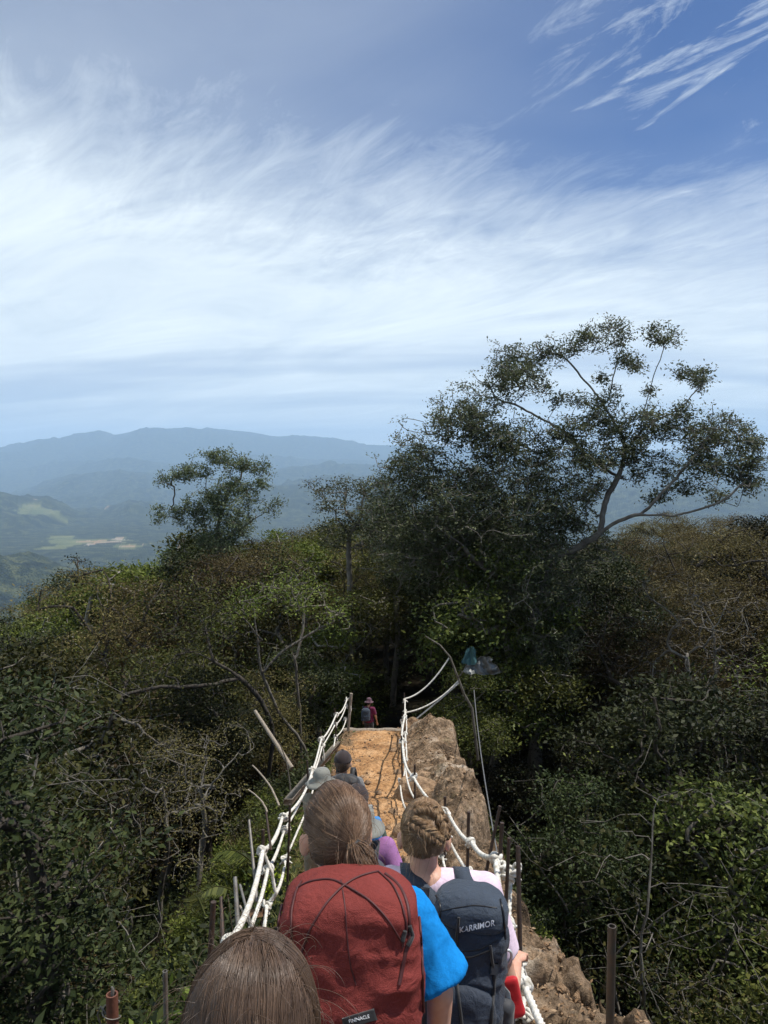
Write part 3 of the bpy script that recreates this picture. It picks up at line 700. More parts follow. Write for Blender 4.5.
def rope_tube(g, P, r, twist=True):
    P = np.asarray(P, float); T, Nn, B = frames(P); sides = 12 if twist else 7
    L = np.concatenate([[0], np.cumsum(np.linalg.norm(np.diff(P, axis=0), axis=1))]); a = np.arange(sides)*2*math.pi/sides
    rad = r*(1+(.20*np.cos(3*(a[None]-L[:, None]*2*math.pi/.11)) if twist else 0*a[None]))
    V = P[:, None]+rad[:, :, None]*(np.cos(a)[None, :, None]*Nn[:, None]+np.sin(a)[None, :, None]*B[:, None])
    V = V.reshape(-1, 3); i = np.arange(len(P)-1)[:, None]*sides; j = np.arange(sides)[None]
    g.add(V, np.stack([i+j, i+(j+1) % sides, i+sides+(j+1) % sides, i+sides+j], -1).reshape(-1, 4))
def rope(name, label, nodes, r, sag, knots=None, group=None, seed=0, wrap=1.0, cat='rope'):
    rng = np.random.default_rng(seed); P = []
    for a, b in zip(nodes[:-1], nodes[1:]):
        a = np.asarray(a, float); b = np.asarray(b, float); L = np.linalg.norm(b-a); near = a[1] < 7.5
        k = max(6, int(L/(.012 if near else .08))); t = np.linspace(0, 1, k, endpoint=False)[:, None]
        s = sag*L*rng.uniform(.7, 1.3); p = a+(b-a)*t; p[:, 2] -= (4*s*t*(1-t))[:, 0]; p[:, 0] += (rng.normal(0, .012)*4*t*(1-t))[:, 0]*L
        P.append(p)
    P.append(np.asarray(nodes[-1], float)[None]); P = np.concatenate(P); g = Geo()
    cut = int((P[:, 1] < 7.5).sum())
    near = P[P[:, 1] < 7.5]; far = P[P[:, 1] >= 7.5]
    o = np.asarray(nodes[0], float); e = mkobj(name, None) if False else None
    if len(near) > 3 and len(far) > 3:
        if P[0, 1] < P[-1, 1]: far = np.vstack([near[-1], far])
        else: far = np.vstack([far, near[0]])
    if len(near) > 3: rope_tube(g, near, r)
    if len(far) > 3: rope_tube(g, far, r, False)
    root = mkobj(name, g.mesh(name, [M['rope']])); props(root, label, cat, group)
    for q in (nodes if knots is None else knots): knot(root, q, r, rng, scale=wrap*(1.15 if q[1] < 7.5 else 1.5))
    return root
def jx(rng, s=.012): return rng.normal(0, s)
rg = np.random.default_rng(3)
HT = {'top': .90, 'middle': .68, 'bottom': .36}
for k, (nm, h) in enumerate(HT.items()):
    nodes = [(lx(y)+jx(rg), y+jx(rg), rail_h(y, h*(1+.05*rg.normal()))) for y in LY]
    if nm == 'top': nodes[1] = tuple(W(263, 850, 6.0)); nodes[0] = tuple(W(229, 942, 3.75)); nodes.insert(0, tuple(W(218, 1040, 2.9)))
    if nm == 'middle': nodes[1] = tuple(W(268, 868, 5.98)); nodes[0] = (-.93, 3.6, rail_h(3.6, .42))
    if nm == 'bottom': nodes[1] = tuple(W(267, 905, 5.9)); nodes[0] = (-.86, 3.9, rail_h(3.9, .02)); 
    rope('handrail_rope', f'{nm} white rope of the railing on the left edge of the path', nodes, (.0175, .014, .014)[k], .035, knots=nodes[1:] if nm == 'top' else nodes[1:], group='railing ropes', seed=10+k)
# left rope: the part that drops from the upper to the lower knots at the near post
rope('lashing_rope', 'short white rope tied down the near left post between the railing ropes', [tuple(W(263, 850, 6.0)), tuple(W(272, 872, 5.95)), tuple(W(276, 893, 5.92)), tuple(W(267, 905, 5.9))], .013, .02, knots=[], seed=77)
rope('lashing_rope', 'short white rope tied down the far end post of the left railing', [(lx(19.5)+.08, 19.5, rail_h(19.5, .92)), (lx(19.5)+.12, 19.45, rail_h(19.5, .6)), (lx(19.5)+.03, 19.5, rail_h(19.5, .3))], .016, .02, knots=[], seed=78)
rope('lashing_rope', 'short white rope hanging down the second far post of the left railing', [(lx(13.5), 13.5, rail_h(13.5, .9)), (lx(13.5)+.05, 13.45, rail_h(13.5, .5)), (lx(13.5)+.0, 13.5, rail_h(13.5, .2))], .015, .02, knots=[], seed=79)
for k, (nm, h) in enumerate({'top': .90, 'middle': .60, 'bottom': .30}.items()):
    ys = RY if nm == 'top' else RY[2:]
    nodes = [(rx(y)+jx(rg, .03)+(0, .03, -.03)[k], y+jx(rg), rail_h(y, h*(1+.06*rg.normal()))) for y in ys]
    if nm == 'top':
        nodes[1] = tuple(W(496, 858, 5.35)); nodes[0] = tuple(W(507, 925, 4.3)); nodes.insert(0, tuple(W(524, 985, 3.75))); nodes.insert(0, tuple(W(548, 1040, 3.3)))
        nodes[4] = tuple(W(472, 842, 6.5)); nodes[5] = tuple(W(447, 811, 8.2))
    if nm == 'middle': nodes.insert(0, (rx(5.4), 5.4, rail_h(5.4, .5)))
    rope('handrail_rope', f'{nm} white rope of the railing on the right edge of the path', nodes, (.0185, .015, .014)[k], .045, knots=nodes[1:], group='railing ropes', seed=20+k)
rope('lashing_rope', 'white rope tail knotted low on the right post beside the navy backpack', [tuple(W(511, 870, 5.3)), tuple(W(509, 920, 5.0)), tuple(W(520, 960, 4.62)), tuple(W(523, 1010, 4.2))], .015, .03, knots=[tuple(W(515, 870, 5.2)), tuple(W(508, 874, 5.25)), tuple(W(500, 866, 5.3)), tuple(W(508, 925, 5.0)), tuple(W(520, 961, 4.6)), tuple(W(521, 1010, 4.25))], seed=80, wrap=1.35)
# ropes from the last right post up to the leaning stem
far_r = [(rx(19.5), 19.5, rail_h(19.5, h)) for h in (.90, .52, .10)]
for (a, b), (q, wd, sg) in zip(((449, 658), (459, 680), (460, 682)), ((far_r[0], 'upper', .16), (far_r[1], 'middle', .09), (far_r[2], 'lower', .03))):
    kn = [tuple(W(427, 720, 19.7))] if wd == 'lower' else []
    rope('tie_rope', f'{wd} white rope sagging from the last right post up to the leaning bare stem', [q, tuple(W(a, b, 20.0))], .021, sg, knots=kn, group='ropes tied to the leaning stem', seed=30+a)
# posts
PL = 'thin rusty rod standing on the left edge of the path'
sfx = ['at the bottom of the photo', 'holding the big left knot', 'third from the bottom', 'beside the bucket hat', 'fifth along the left rail', 'sixth along the left rail', 'at the far end of the left rail']
for k, y in enumerate(LY):
    post('railing_post', lx(y), y, .98+.08*rg.uniform(), .014 if y < 19 else .04, 'rebar' if y < 19 else 'weathered_wood', (jx(rg, .05), jx(rg, .04)), f'thin rusty rod {sfx[k]}' if k in (0, 2, 3) else (f'rusty rod post {sfx[k]}' if y < 19 else 'stout grey wooden post at the far end of the left rail'), 'posts of the left railing')
sfr = ['beside the navy backpack', 'holding the big right knot', 'two knots above the big right knot', 'three knots above the big right knot', 'fifth along the right rail', 'sixth along the right rail', 'last but one along the right rail', 'at the far end of the right rail']
for k, y in enumerate(RY):
    if k == 0: continue
    x = rx(y); th = {1: 1.22, 2: 1.12}.get(k, 1.02+.06*rg.uniform())
    post('railing_post', x, y, th, .015, 'rebar', ({1: .06, 2: .02}.get(k, jx(rg, .04)), jx(rg, .03)), f'dark rusty rod {sfr[k]}', 'posts of the right railing')
def stick(name, label, p0, p1, r0, r1, mat, cat, bend=.0, group=None, sides=8):
    p0 = np.array(p0, float); p1 = np.array(p1, float); t = np.linspace(0, 1, 9)[:, None]; P = (p1-p0)*t
    P = P+np.array([1, .3, .5])*bend*np.sin(t*math.pi)+np.cumsum(np.random.default_rng(int(abs(p0[0])*1000)).normal(0, .004, (9, 3)), 0)*(bend != 0)
    g = Geo(); geo_tube(g, P, np.linspace(r0, r1, 9), sides); o = mkobj(name, g.mesh(name, [M[mat]]), None, p0); props(o, label, cat, group); return o
stick('rail_rod', 'tall black rod standing close beside the big right knot', W(521, 1000, 4.5), W(518, 846, 4.75), .0155, .0155, 'rebar', 'rod')
stick('rail_rod', 'slim rod leaning behind the big right knot', W(482, 892, 5.7), W(500, 806, 5.75), .014, .013, 'rebar', 'rod')
stick('rail_rod', 'short dark rod just behind the tall black rod', W(506, 905, 5.1), W(509, 838, 5.15), .013, .013, 'rebar', 'rod')
# near standing pipes
def pipe(label, px, py, Y, r, mat, name='pipe'):
    g = Geo(); t = W(px, py, Y); z0 = gz(t[0], t[1])-.4
    geo_tube(g, [(0, 0, 0), (0, 0, (t[2]-z0)*.5), (0, 0, t[2]-z0)], r, 20, caps=False)
    V, F = tube([(0, 0, t[2]-z0), (0, 0, t[2]-z0-.05)], r*.72, 20); g.add(V, F)
    a = np.arange(20)*2*math.pi/20; zz = t[2]-z0
    ring = np.vstack([np.stack([np.cos(a)*r, np.sin(a)*r, a*0+zz], 1), np.stack([np.cos(a)*r*.72, np.sin(a)*r*.72, a*0+zz], 1)])
    g.add(ring, np.array([[k, (k+1) % 20, 20+(k+1) % 20, 20+k] for k in range(20)]))
    g.add(np.vstack([[0, 0, zz-.05], np.stack([np.cos(a)*r*.72, np.sin(a)*r*.72, a*0+zz-.05], 1)]), np.array([[0, 1+k, 1+(k+1) % 20] for k in range(20)]))
    o = mkobj(name, g.mesh(name, [M[mat]]), None, (t[0], t[1], z0)); props(o, label, 'pipe'); return o, t
pipe('dark hollow steel pipe standing upright alone on the rock at the lower right', 612, 926, 3.6, .0215, 'dark_pipe')
o, t = pipe('short rust-red pipe with wire wound round it at the lower left corner', 112, 994, 3.3, .027, 'rust_pipe')
g = Geo(); th = np.linspace(0, 9, 50); geo_tube(g, [(np.cos(a)*.033-.012*math.sin(a*.5), np.sin(a)*.033, -.04-.012*a) for a in th], .003, 6)
geo_tube(g, [(-.03, 0, -.10), (-.055, .0, -.06), (-.07, .0, -.10), (-.05, 0, -.17)], .004, 6)
geo_tube(g, [(.0, .0, -.02), (.004, 0, .02), (0, .0, .035)], [.007, .009, .004], 8)
wr = mkobj('wire', g.mesh('wire', [M['grey_metal']]), o); wr.location = (0, 0, t[2]-o.location.z)
pipe('thin grey metal stake standing in the grass at the lower left', 165, 971, 3.7, .0125, 'grey_metal', 'stake')
stick('stick', 'pale straight pole leaning out from the left edge below the leaning tree', W(292, 768, 13.6), W(255, 711, 14.6), .042, .034, 'weathered_wood', 'pole')
stick('stick', 'thin grey stick leaning left of the grey bucket hat', W(279, 806, 9.5), W(252, 765, 10.4), .015, .01, 'weathered_wood', 'stick', .03)
stick('stick', 'thin grey stick lowest of the two left of the bucket hat', W(268, 812, 9.0), W(250, 788, 9.4), .013, .008, 'weathered_wood', 'stick', .03)
stick('stick', 'dark twig standing tall above the grey bucket hat', W(291, 795, 10.8), W(278, 742, 11.6), .012, .008, 'bark_dark', 'stick', .04)
stick('stick', 'upright pale stake behind the big left knot', W(257, 902, 5.6), W(249, 820, 6.1), .014, .011, 'grey_metal', 'stake')
stick('stick', 'upright dark stake tall beside the big left knot', W(271, 850, 6.3), W(266, 812, 6.5), .012, .010, 'rebar', 'stake')
stick('stick', 'thin leaning rod below the big left knot', W(252, 930, 4.6), W(240, 885, 5.0), .010, .009, 'grey_metal', 'rod')
stick('stick', 'thick grey upright stake behind the nearest brown head', W(240, 960, 4.2), W(235, 877, 4.5), .016, .013, 'grey_metal', 'stake')
stick('stick', 'dark stake left of the nearest brown head', W(224, 965, 4.2), W(221, 897, 4.5), .013, .011, 'rebar', 'stake')
stick('stick', 'thin white cane crossing the planks beside the left rail', W(254, 932, 4.9), W(240, 906, 5.2), .009, .008, 'weathered_wood', 'stick')
g = Geo(); rough_box(g, (0, 0, 0), (.16, .05, .035)); o = mkobj('plank', g.mesh('plank', [M['brown_wood']], False), None, W(252, 914, 5.2)); o.rotation_euler = (.1, -.1, .1); props(o, 'short brown plank end fixed under the left railing ropes', 'plank')
g = Geo(); L = np.array(W(338, 742, 16.8))-np.array(W(288, 800, 9.6)); ln = np.linalg.norm(L)
rough_box(g, (0, 0, ln/2), (.12, .08, ln)); o = mkobj('beam', g.mesh('beam', [M['weathered_wood']], False), None, W(288, 802, 9.6)); o.rotation_euler = Vector(L).to_track_quat('Z', 'Y').to_euler(); props(o, 'long weathered beam edging the path under the left railing', 'beam')
# log step at the far end
g = Geo(); geo_tube(g, [(-.95+.19*k, .02*math.sin(k*1.3), .012*math.sin(k*2.1)) for k in range(11)], [.075, .085, .08, .085, .08, .078, .083, .08, .082, .08, .07], 12)
o = mkobj('log', g.mesh('log', [M['weathered_wood']]), None, (path_x(19.9), 19.9, float(path_z(19.9))-.03)); props(o, 'pale weathered log laid across the path before the dark opening', 'log')
g = Geo(); geo_tube(g, [(-.8+.2*k, .02*math.sin(k*1.7), .012*math.sin(k*2.5)) for k in range(9)], .055, 12)
o = mkobj('log', g.mesh('log', [M['weathered_wood']]), None, (path_x(20.6)-.1, 20.5, float(path_z(20.6))+.05)); props(o, 'thin pale log lying just behind the log step', 'log')
# leaning bare stem with a teal rag and grey sheet, and the cable
e = empty('bare_stem', W(478, 740, 20.0)); props(e, 'leaning bare stem that the white ropes on the right are tied to', 'tree')
b0 = W(478, 740, 20.0); g = Geo()
geo_tube(g, [W(a, b, y)-b0 for a, b, y in ((478, 760, 20), (472, 708, 20), (464, 694, 20), (458, 678, 20), (450, 657, 20), (440, 645, 20), (425, 636, 20.1))], [.04, .036, .034, .032, .028, .02, .014], 8)
mkobj('stem', g.mesh('stem', [M['bark']]), e)
g = Geo(); geo_tube(g, [W(a, b, y)-b0 for a, b, y in ((458, 678, 20), (466, 668, 19.8), (480, 672, 19.6), (492, 660, 19.4))], [.024, .018, .014, .01], 6)
mkobj('branch', g.mesh('branch', [M['bark']]), e)
M['teal'] = plain('teal_cloth', (.045, .11, .115), .8, .3, nscale=6); M['grey_sheet'] = plain('grey_sheet', (.13, .14, .145), .45, .5, nscale=6, col2=(.06, .065, .06))
def rag(label, name, c, w, h, mat, seed, lean=0):
    U, V_ = np.meshgrid(np.linspace(-1, 1, 22), np.linspace(-1, 1, 22)); wv = fbm(U*1.6, V_*.9, o=4, seed=seed); 
    x = U*w/2*(1-.25*V_+.3*vnoise(V_*1.5, V_*0, seed=seed+1))+lean*V_*w*.3; z = V_*h/2*(1+.25*vnoise(U*1.7, U*0, seed=seed+2)); y = wv*.28*w+.05*np.sin(U*9+V_*2)*w
    P = np.stack([x, y, z], -1).reshape(-1, 3); P2 = P+np.array([0, .012, 0]); n = 22
    i = np.arange(n-1)[:, None]*n; j = np.arange(n-1)[None]; F = np.stack([i+j, i+j+1, i+n+j+1, i+n+j], -1).reshape(-1, 4)
    b = np.concatenate([np.arange(n), np.arange(1, n)*n+n-1, (n-1)*n+np.arange(n-2, -1, -1), np.arange(n-2, 0, -1)*n]); k = len(b)
    side = np.array([[b[q], b[(q+1) % k], b[(q+1) % k]+n*n, b[q]+n*n] for q in range(k)])
    o = mkobj(name, mkmesh(name, np.vstack([P, P2]), np.vstack([F, F[:, ::-1]+n*n, side]), [M[mat]], True), None, c); props(o, label, 'cloth'); return o
rag('faded teal rag hanging in the branches above the right rope end', 'teal_rag', W(470, 656, 19.4), .28, .42, 'teal', 5, .3)
rag('crumpled grey plastic sheet caught in the branches next to the teal rag', 'plastic_sheet', W(482, 666, 19.5), .75, .42, 'grey_sheet', 9)
g = Geo(); a, b = np.array(W(474, 690, 19.2)), np.array(W(497, 852, 5.6)); t = np.linspace(0, 1, 30)[:, None]; P = a+(b-a)*t; P[:, 2] -= (.9*t*(1-t))[:, 0]
geo_tube(g, P-a, np.linspace(.013, .0055, 30), 6); o = mkobj('cable', g.mesh('cable', [M['cable']]), None, a); props(o, 'thin grey cable running from the big right knot up into the trees', 'cable')
# loose rocks
def rock(label, p, r, seed, mat='rock'):
    V, F = sphere((0, 0, 0), 1, 36, 24); n = fbm(V[:, 0]*1.3+seed, V[:, 1]*1.3, V[:, 2]*1.3, o=5, seed=seed); n2 = fbm(V[:, 0]*1.2, V[:, 1]*1.2+seed, V[:, 2]*1.2, o=4, seed=seed, ridge=True)
    V = V*(1+.35*n+.12*n2)[:, None]*np.array(r); o = mkobj('boulder', mkmesh('boulder', V, F, [M[mat]], True), None, p); o.rotation_euler = (0, 0, seed); props(o, label, 'rock'); return o
M['rock'] = plain('rock', (.40, .27, .165), .9, .15, nscale=6, col2=(.10, .06, .035), bmp=1, bscale=14, bdist=.08)
rock('pale rounded boulder beside the last right post', W(412, 728, 19.3), (.24, .22, .26), 3)
rock('craggy brown rock jutting from the path edge under the right ropes', (.62, 12.2, float(path_z(12.2))+.02), (.28, .45, .3), 4)
rock('low knobbly rock on the path edge nearest the cap wearer', (.52, 10.2, float(path_z(10.2))), (.25, .4, .22), 5)
rock('dark layered rock block at the top of the right shoulder', (1.25, 18.4, float(path_z(18.4))-.05), (.55, .9, .42), 6)
rock('broad brown rock slab right of the cable', (1.15, 13.2, float(path_z(13.2))-.14), (.35, .8, .26), 7)
for k, (x, y, s) in enumerate(((-.1, 12.6, .06), (.15, 11.4, .07), (-.3, 13.4, .05), (.28, 14.2, .08), (-.55, 15.5, .06), (.2, 16.5, .07), (.05, 10.6, .05), (.1, 9.6, .06), (.3, 8.9, .08))):
    rock('small pale stone lying on the orange path', (x, y, float(ridge_h(np.array([x]), np.array([y]))[0][0])+s*.3), (s*1.2, s, s*.7), 20+k)['group'] = 'small stones on the orange path'
# ------------------------------------------------------------------ people
from mathutils.bvhtree import BVHTree
def skin_mat(name, col):
    m, nt, b, out = new_mat(name); n = noise_tex(nt, 30, 5, .6); c = ramp(nt, [(.3, tuple(np.array(col)*(.86, .74, .70))), (.7, col)], n.outputs[0])
    nt.links.new(c.outputs[0], b.inputs['Base Color']); b.inputs['Roughness'].default_value = .5; b.inputs['Specular IOR Level'].default_value = .4
    b.inputs['Subsurface Weight'].default_value = .15; b.inputs['Subsurface Radius'].default_value = (.01, .004, .002); b.inputs['Subsurface Scale'].default_value = .6
    bump(nt, b, noise_tex(nt, 260, 3).outputs[0], .15, .001); return m
def hair_mat(name, cols, rough=.36):
    m, nt, b, out = new_mat(name); g = N(nt, 'ShaderNodeNewGeometry'); nz = noise_tex(nt, 22, 3)
    f = mathn(nt, 'MULTIPLY_ADD', g.outputs['Random Per Island'], .42, mathn(nt, 'MULTIPLY_ADD', nz.outputs[0], 1.0, -.22))
    r = ramp(nt, [(k/(len(cols)-1), c) for k, c in enumerate(cols)], f); nt.links.new(r.outputs[0], b.inputs['Base Color'])
    b.inputs['Roughness'].default_value = rough; b.inputs['Specular IOR Level'].default_value = .38; return m
def cloth_mat(name, col, rough=.8, weave=500, dark=.75, sheen=.2, spec=.25, b2=.25, wrinkle=0):
    m, nt, b, out = new_mat(name); n = noise_tex(nt, 6, 6, .65); c = ramp(nt, [(.3, tuple(np.array(col)*dark)), (.65, col)], n.outputs[0])
    fine = noise_tex(nt, 140, 3, .6); c2 = mix(nt, c.outputs[0], ramp(nt, [(.35, (.82,)*3), (.65, (1.08,)*3)], fine.outputs[0]).outputs[0], .6, 'MULTIPLY')
    nt.links.new(c2, b.inputs['Base Color']); b.inputs['Roughness'].default_value = rough; b.inputs['Specular IOR Level'].default_value = spec; b.inputs['Sheen Weight'].default_value = sheen
    wv = noise_tex(nt, weave, 2, .5)
    h = wv.outputs[0]
    if wrinkle: h = mathn(nt, 'MULTIPLY_ADD', noise_tex(nt, 26, 5, .55, 1.5).outputs[0], wrinkle, h)
    bump(nt, b, h, b2, .0015 if not wrinkle else .004); return m
M['skin'] = skin_mat('skin', (.60, .36, .26)); M['skin_b'] = skin_mat('skin_tan', (.48, .28, .19))
M['hair1'] = hair_mat('hair_dark_brown', [(.034, .021, .014), (.086, .054, .036), (.17, .11, .072)])
M['hair2'] = hair_mat('hair_brown', [(.054, .030, .018), (.15, .088, .052), (.32, .205, .125)])
M['hair3'] = hair_mat('hair_light_brown', [(.075, .042, .022), (.25, .155, .084), (.52, .36, .20)])
M['hair_black'] = hair_mat('hair_black', [(.012, .009, .007), (.03, .022, .016), (.05, .04, .03)])
M['eye'] = plain('eye', (.75, .73, .70), .2); M['iris'] = plain('iris', (.05, .03, .02), .2); M['lip'] = plain('lip', (.42, .16, .13), .5)
M['blue_shirt'] = cloth_mat('blue_shirt', (.010, .235, .64), .9, sheen=0, spec=.1, wrinkle=2.5); M['pink_shirt'] = cloth_mat('pink_shirt', (.80, .62, .74), .85)
M['purple'] = cloth_mat('purple_shirt', (.34, .15, .34), sheen=0, wrinkle=2); M['grey_shirt'] = cloth_mat('grey_shirt', (.20, .20, .20)); M['lilac'] = cloth_mat('lilac_shirt', (.40, .34, .50))
M['navy'] = cloth_mat('navy_nylon', (.018, .028, .048), .6, 700, .7, .1, .4, .5, wrinkle=4); M['navy2'] = cloth_mat('navy_light', (.035, .05, .075), .68, 700, .8, .1, .3, .5, wrinkle=4)
M['red_pack'] = cloth_mat('red_canvas', (.205, .038, .032), .8, 620, .8, 0, .18, .5, wrinkle=4)
M['maroon'] = plain('maroon_cord', (.075, .018, .018), .6, nscale=60); M['black'] = cloth_mat('black_nylon', (.016, .016, .018), .6, spec=.4); M['dark_grey'] = cloth_mat('dark_grey_nylon', (.045, .048, .055), .6)
M['red_cloth'] = cloth_mat('red_cloth', (.52, .012, .018), .6); M['lanyard'] = cloth_mat('lanyard', (.68, .065, .03), .6); M['trousers'] = cloth_mat('trousers', (.03, .032, .04)); M['khaki'] = cloth_mat('khaki', (.20, .19, .15)); M['magenta'] = cloth_mat('magenta', (.15, .010, .055))  # magenta set dark in the colour itself to stand for the opening's shade
M['magenta_hat'] = cloth_mat('shaded_pink', (.12, .06, .08)); M['hat_grey'] = cloth_mat('hat_grey', (.20, .20, .175)); M['cap_brown'] = cloth_mat('cap_brown', (.030, .020, .020)); M['azure'] = cloth_mat('azure', (.02, .20, .50)); M['dgreen'] = cloth_mat('dark_green', (.03, .07, .05)); M['lgrey'] = cloth_mat('light_grey', (.30, .32, .32)); M['shoe'] = plain('shoe', (.06, .055, .05), .8)  # pink hat colour darkened too, for the shade of the trail opening
M['print'] = plain('print', (.80, .82, .84), .6, nscale=40, namp=.1); M['buckle'] = plain('buckle', (.012, .012, .014), .35)

def remesh(name, geo, voxel, smooth, mats, factor=.5):
    tmp = bpy.data.objects.new('tmp', geo.mesh('tmp')); COL.objects.link(tmp)
    r = tmp.modifiers.new('r', 'REMESH'); r.mode = 'VOXEL'; r.voxel_size = voxel; r.use_smooth_shade = True
    s = tmp.modifiers.new('s', 'SMOOTH'); s.iterations = smooth; s.factor = factor
    dg = bpy.context.evaluated_depsgraph_get(); me = bpy.data.meshes.new_from_object(tmp.evaluated_get(dg)); me.name = name
    old = tmp.data; bpy.data.objects.remove(tmp); bpy.data.meshes.remove(old)
    me.materials.clear()
    for m_ in mats: me.materials.append(m_)
    n = len(me.polygons); me.polygons.foreach_set('use_smooth', np.ones(n, bool)); me.polygons.foreach_set('material_index', np.zeros(n, np.int32))
    return me
def verts(me):
    V = np.zeros(len(me.vertices)*3, np.float32); me.vertices.foreach_get('co', V); return V.reshape(-1, 3).astype(float)
def vnorm(me):
    V = np.zeros(len(me.vertices)*3, np.float32); me.vertex_normals.foreach_get('vector', V); return V.reshape(-1, 3).astype(float)
def setv(me, V): me.vertices.foreach_set('co', V.astype(np.float32).ravel()); me.update()
def pcenters(me):
    V = np.zeros(len(me.polygons)*3, np.float32); me.polygons.foreach_get('center', V); return V.reshape(-1, 3).astype(float)
def cap(g, a, b, ra, rb, n=7):
    a = np.asarray(a, float); b = np.asarray(b, float); t = np.linspace(0, 1, n)[:, None]
    geo_tube(g, a+(b-a)*t, (ra+(rb-ra)*t)[:, 0], 14)
    for p, r in ((a, ra), (b, rb)): V, F = sphere(p, r*1.0, 14, 9); g.add(V, F)
def ell(g, c, r, rot=None):
    V, F = sphere((0, 0, 0), r, 24, 16)
    if rot is not None: V = V @ np.array(rot).T
    g.add(V+np.asarray(c, float), F)
def rotz(a): return np.array([[math.cos(a), -math.sin(a), 0], [math.sin(a), math.cos(a), 0], [0, 0, 1]])
def rotx(a): return np.array([[1, 0, 0], [0, math.cos(a), -math.sin(a)], [0, math.sin(a), math.cos(a)]])

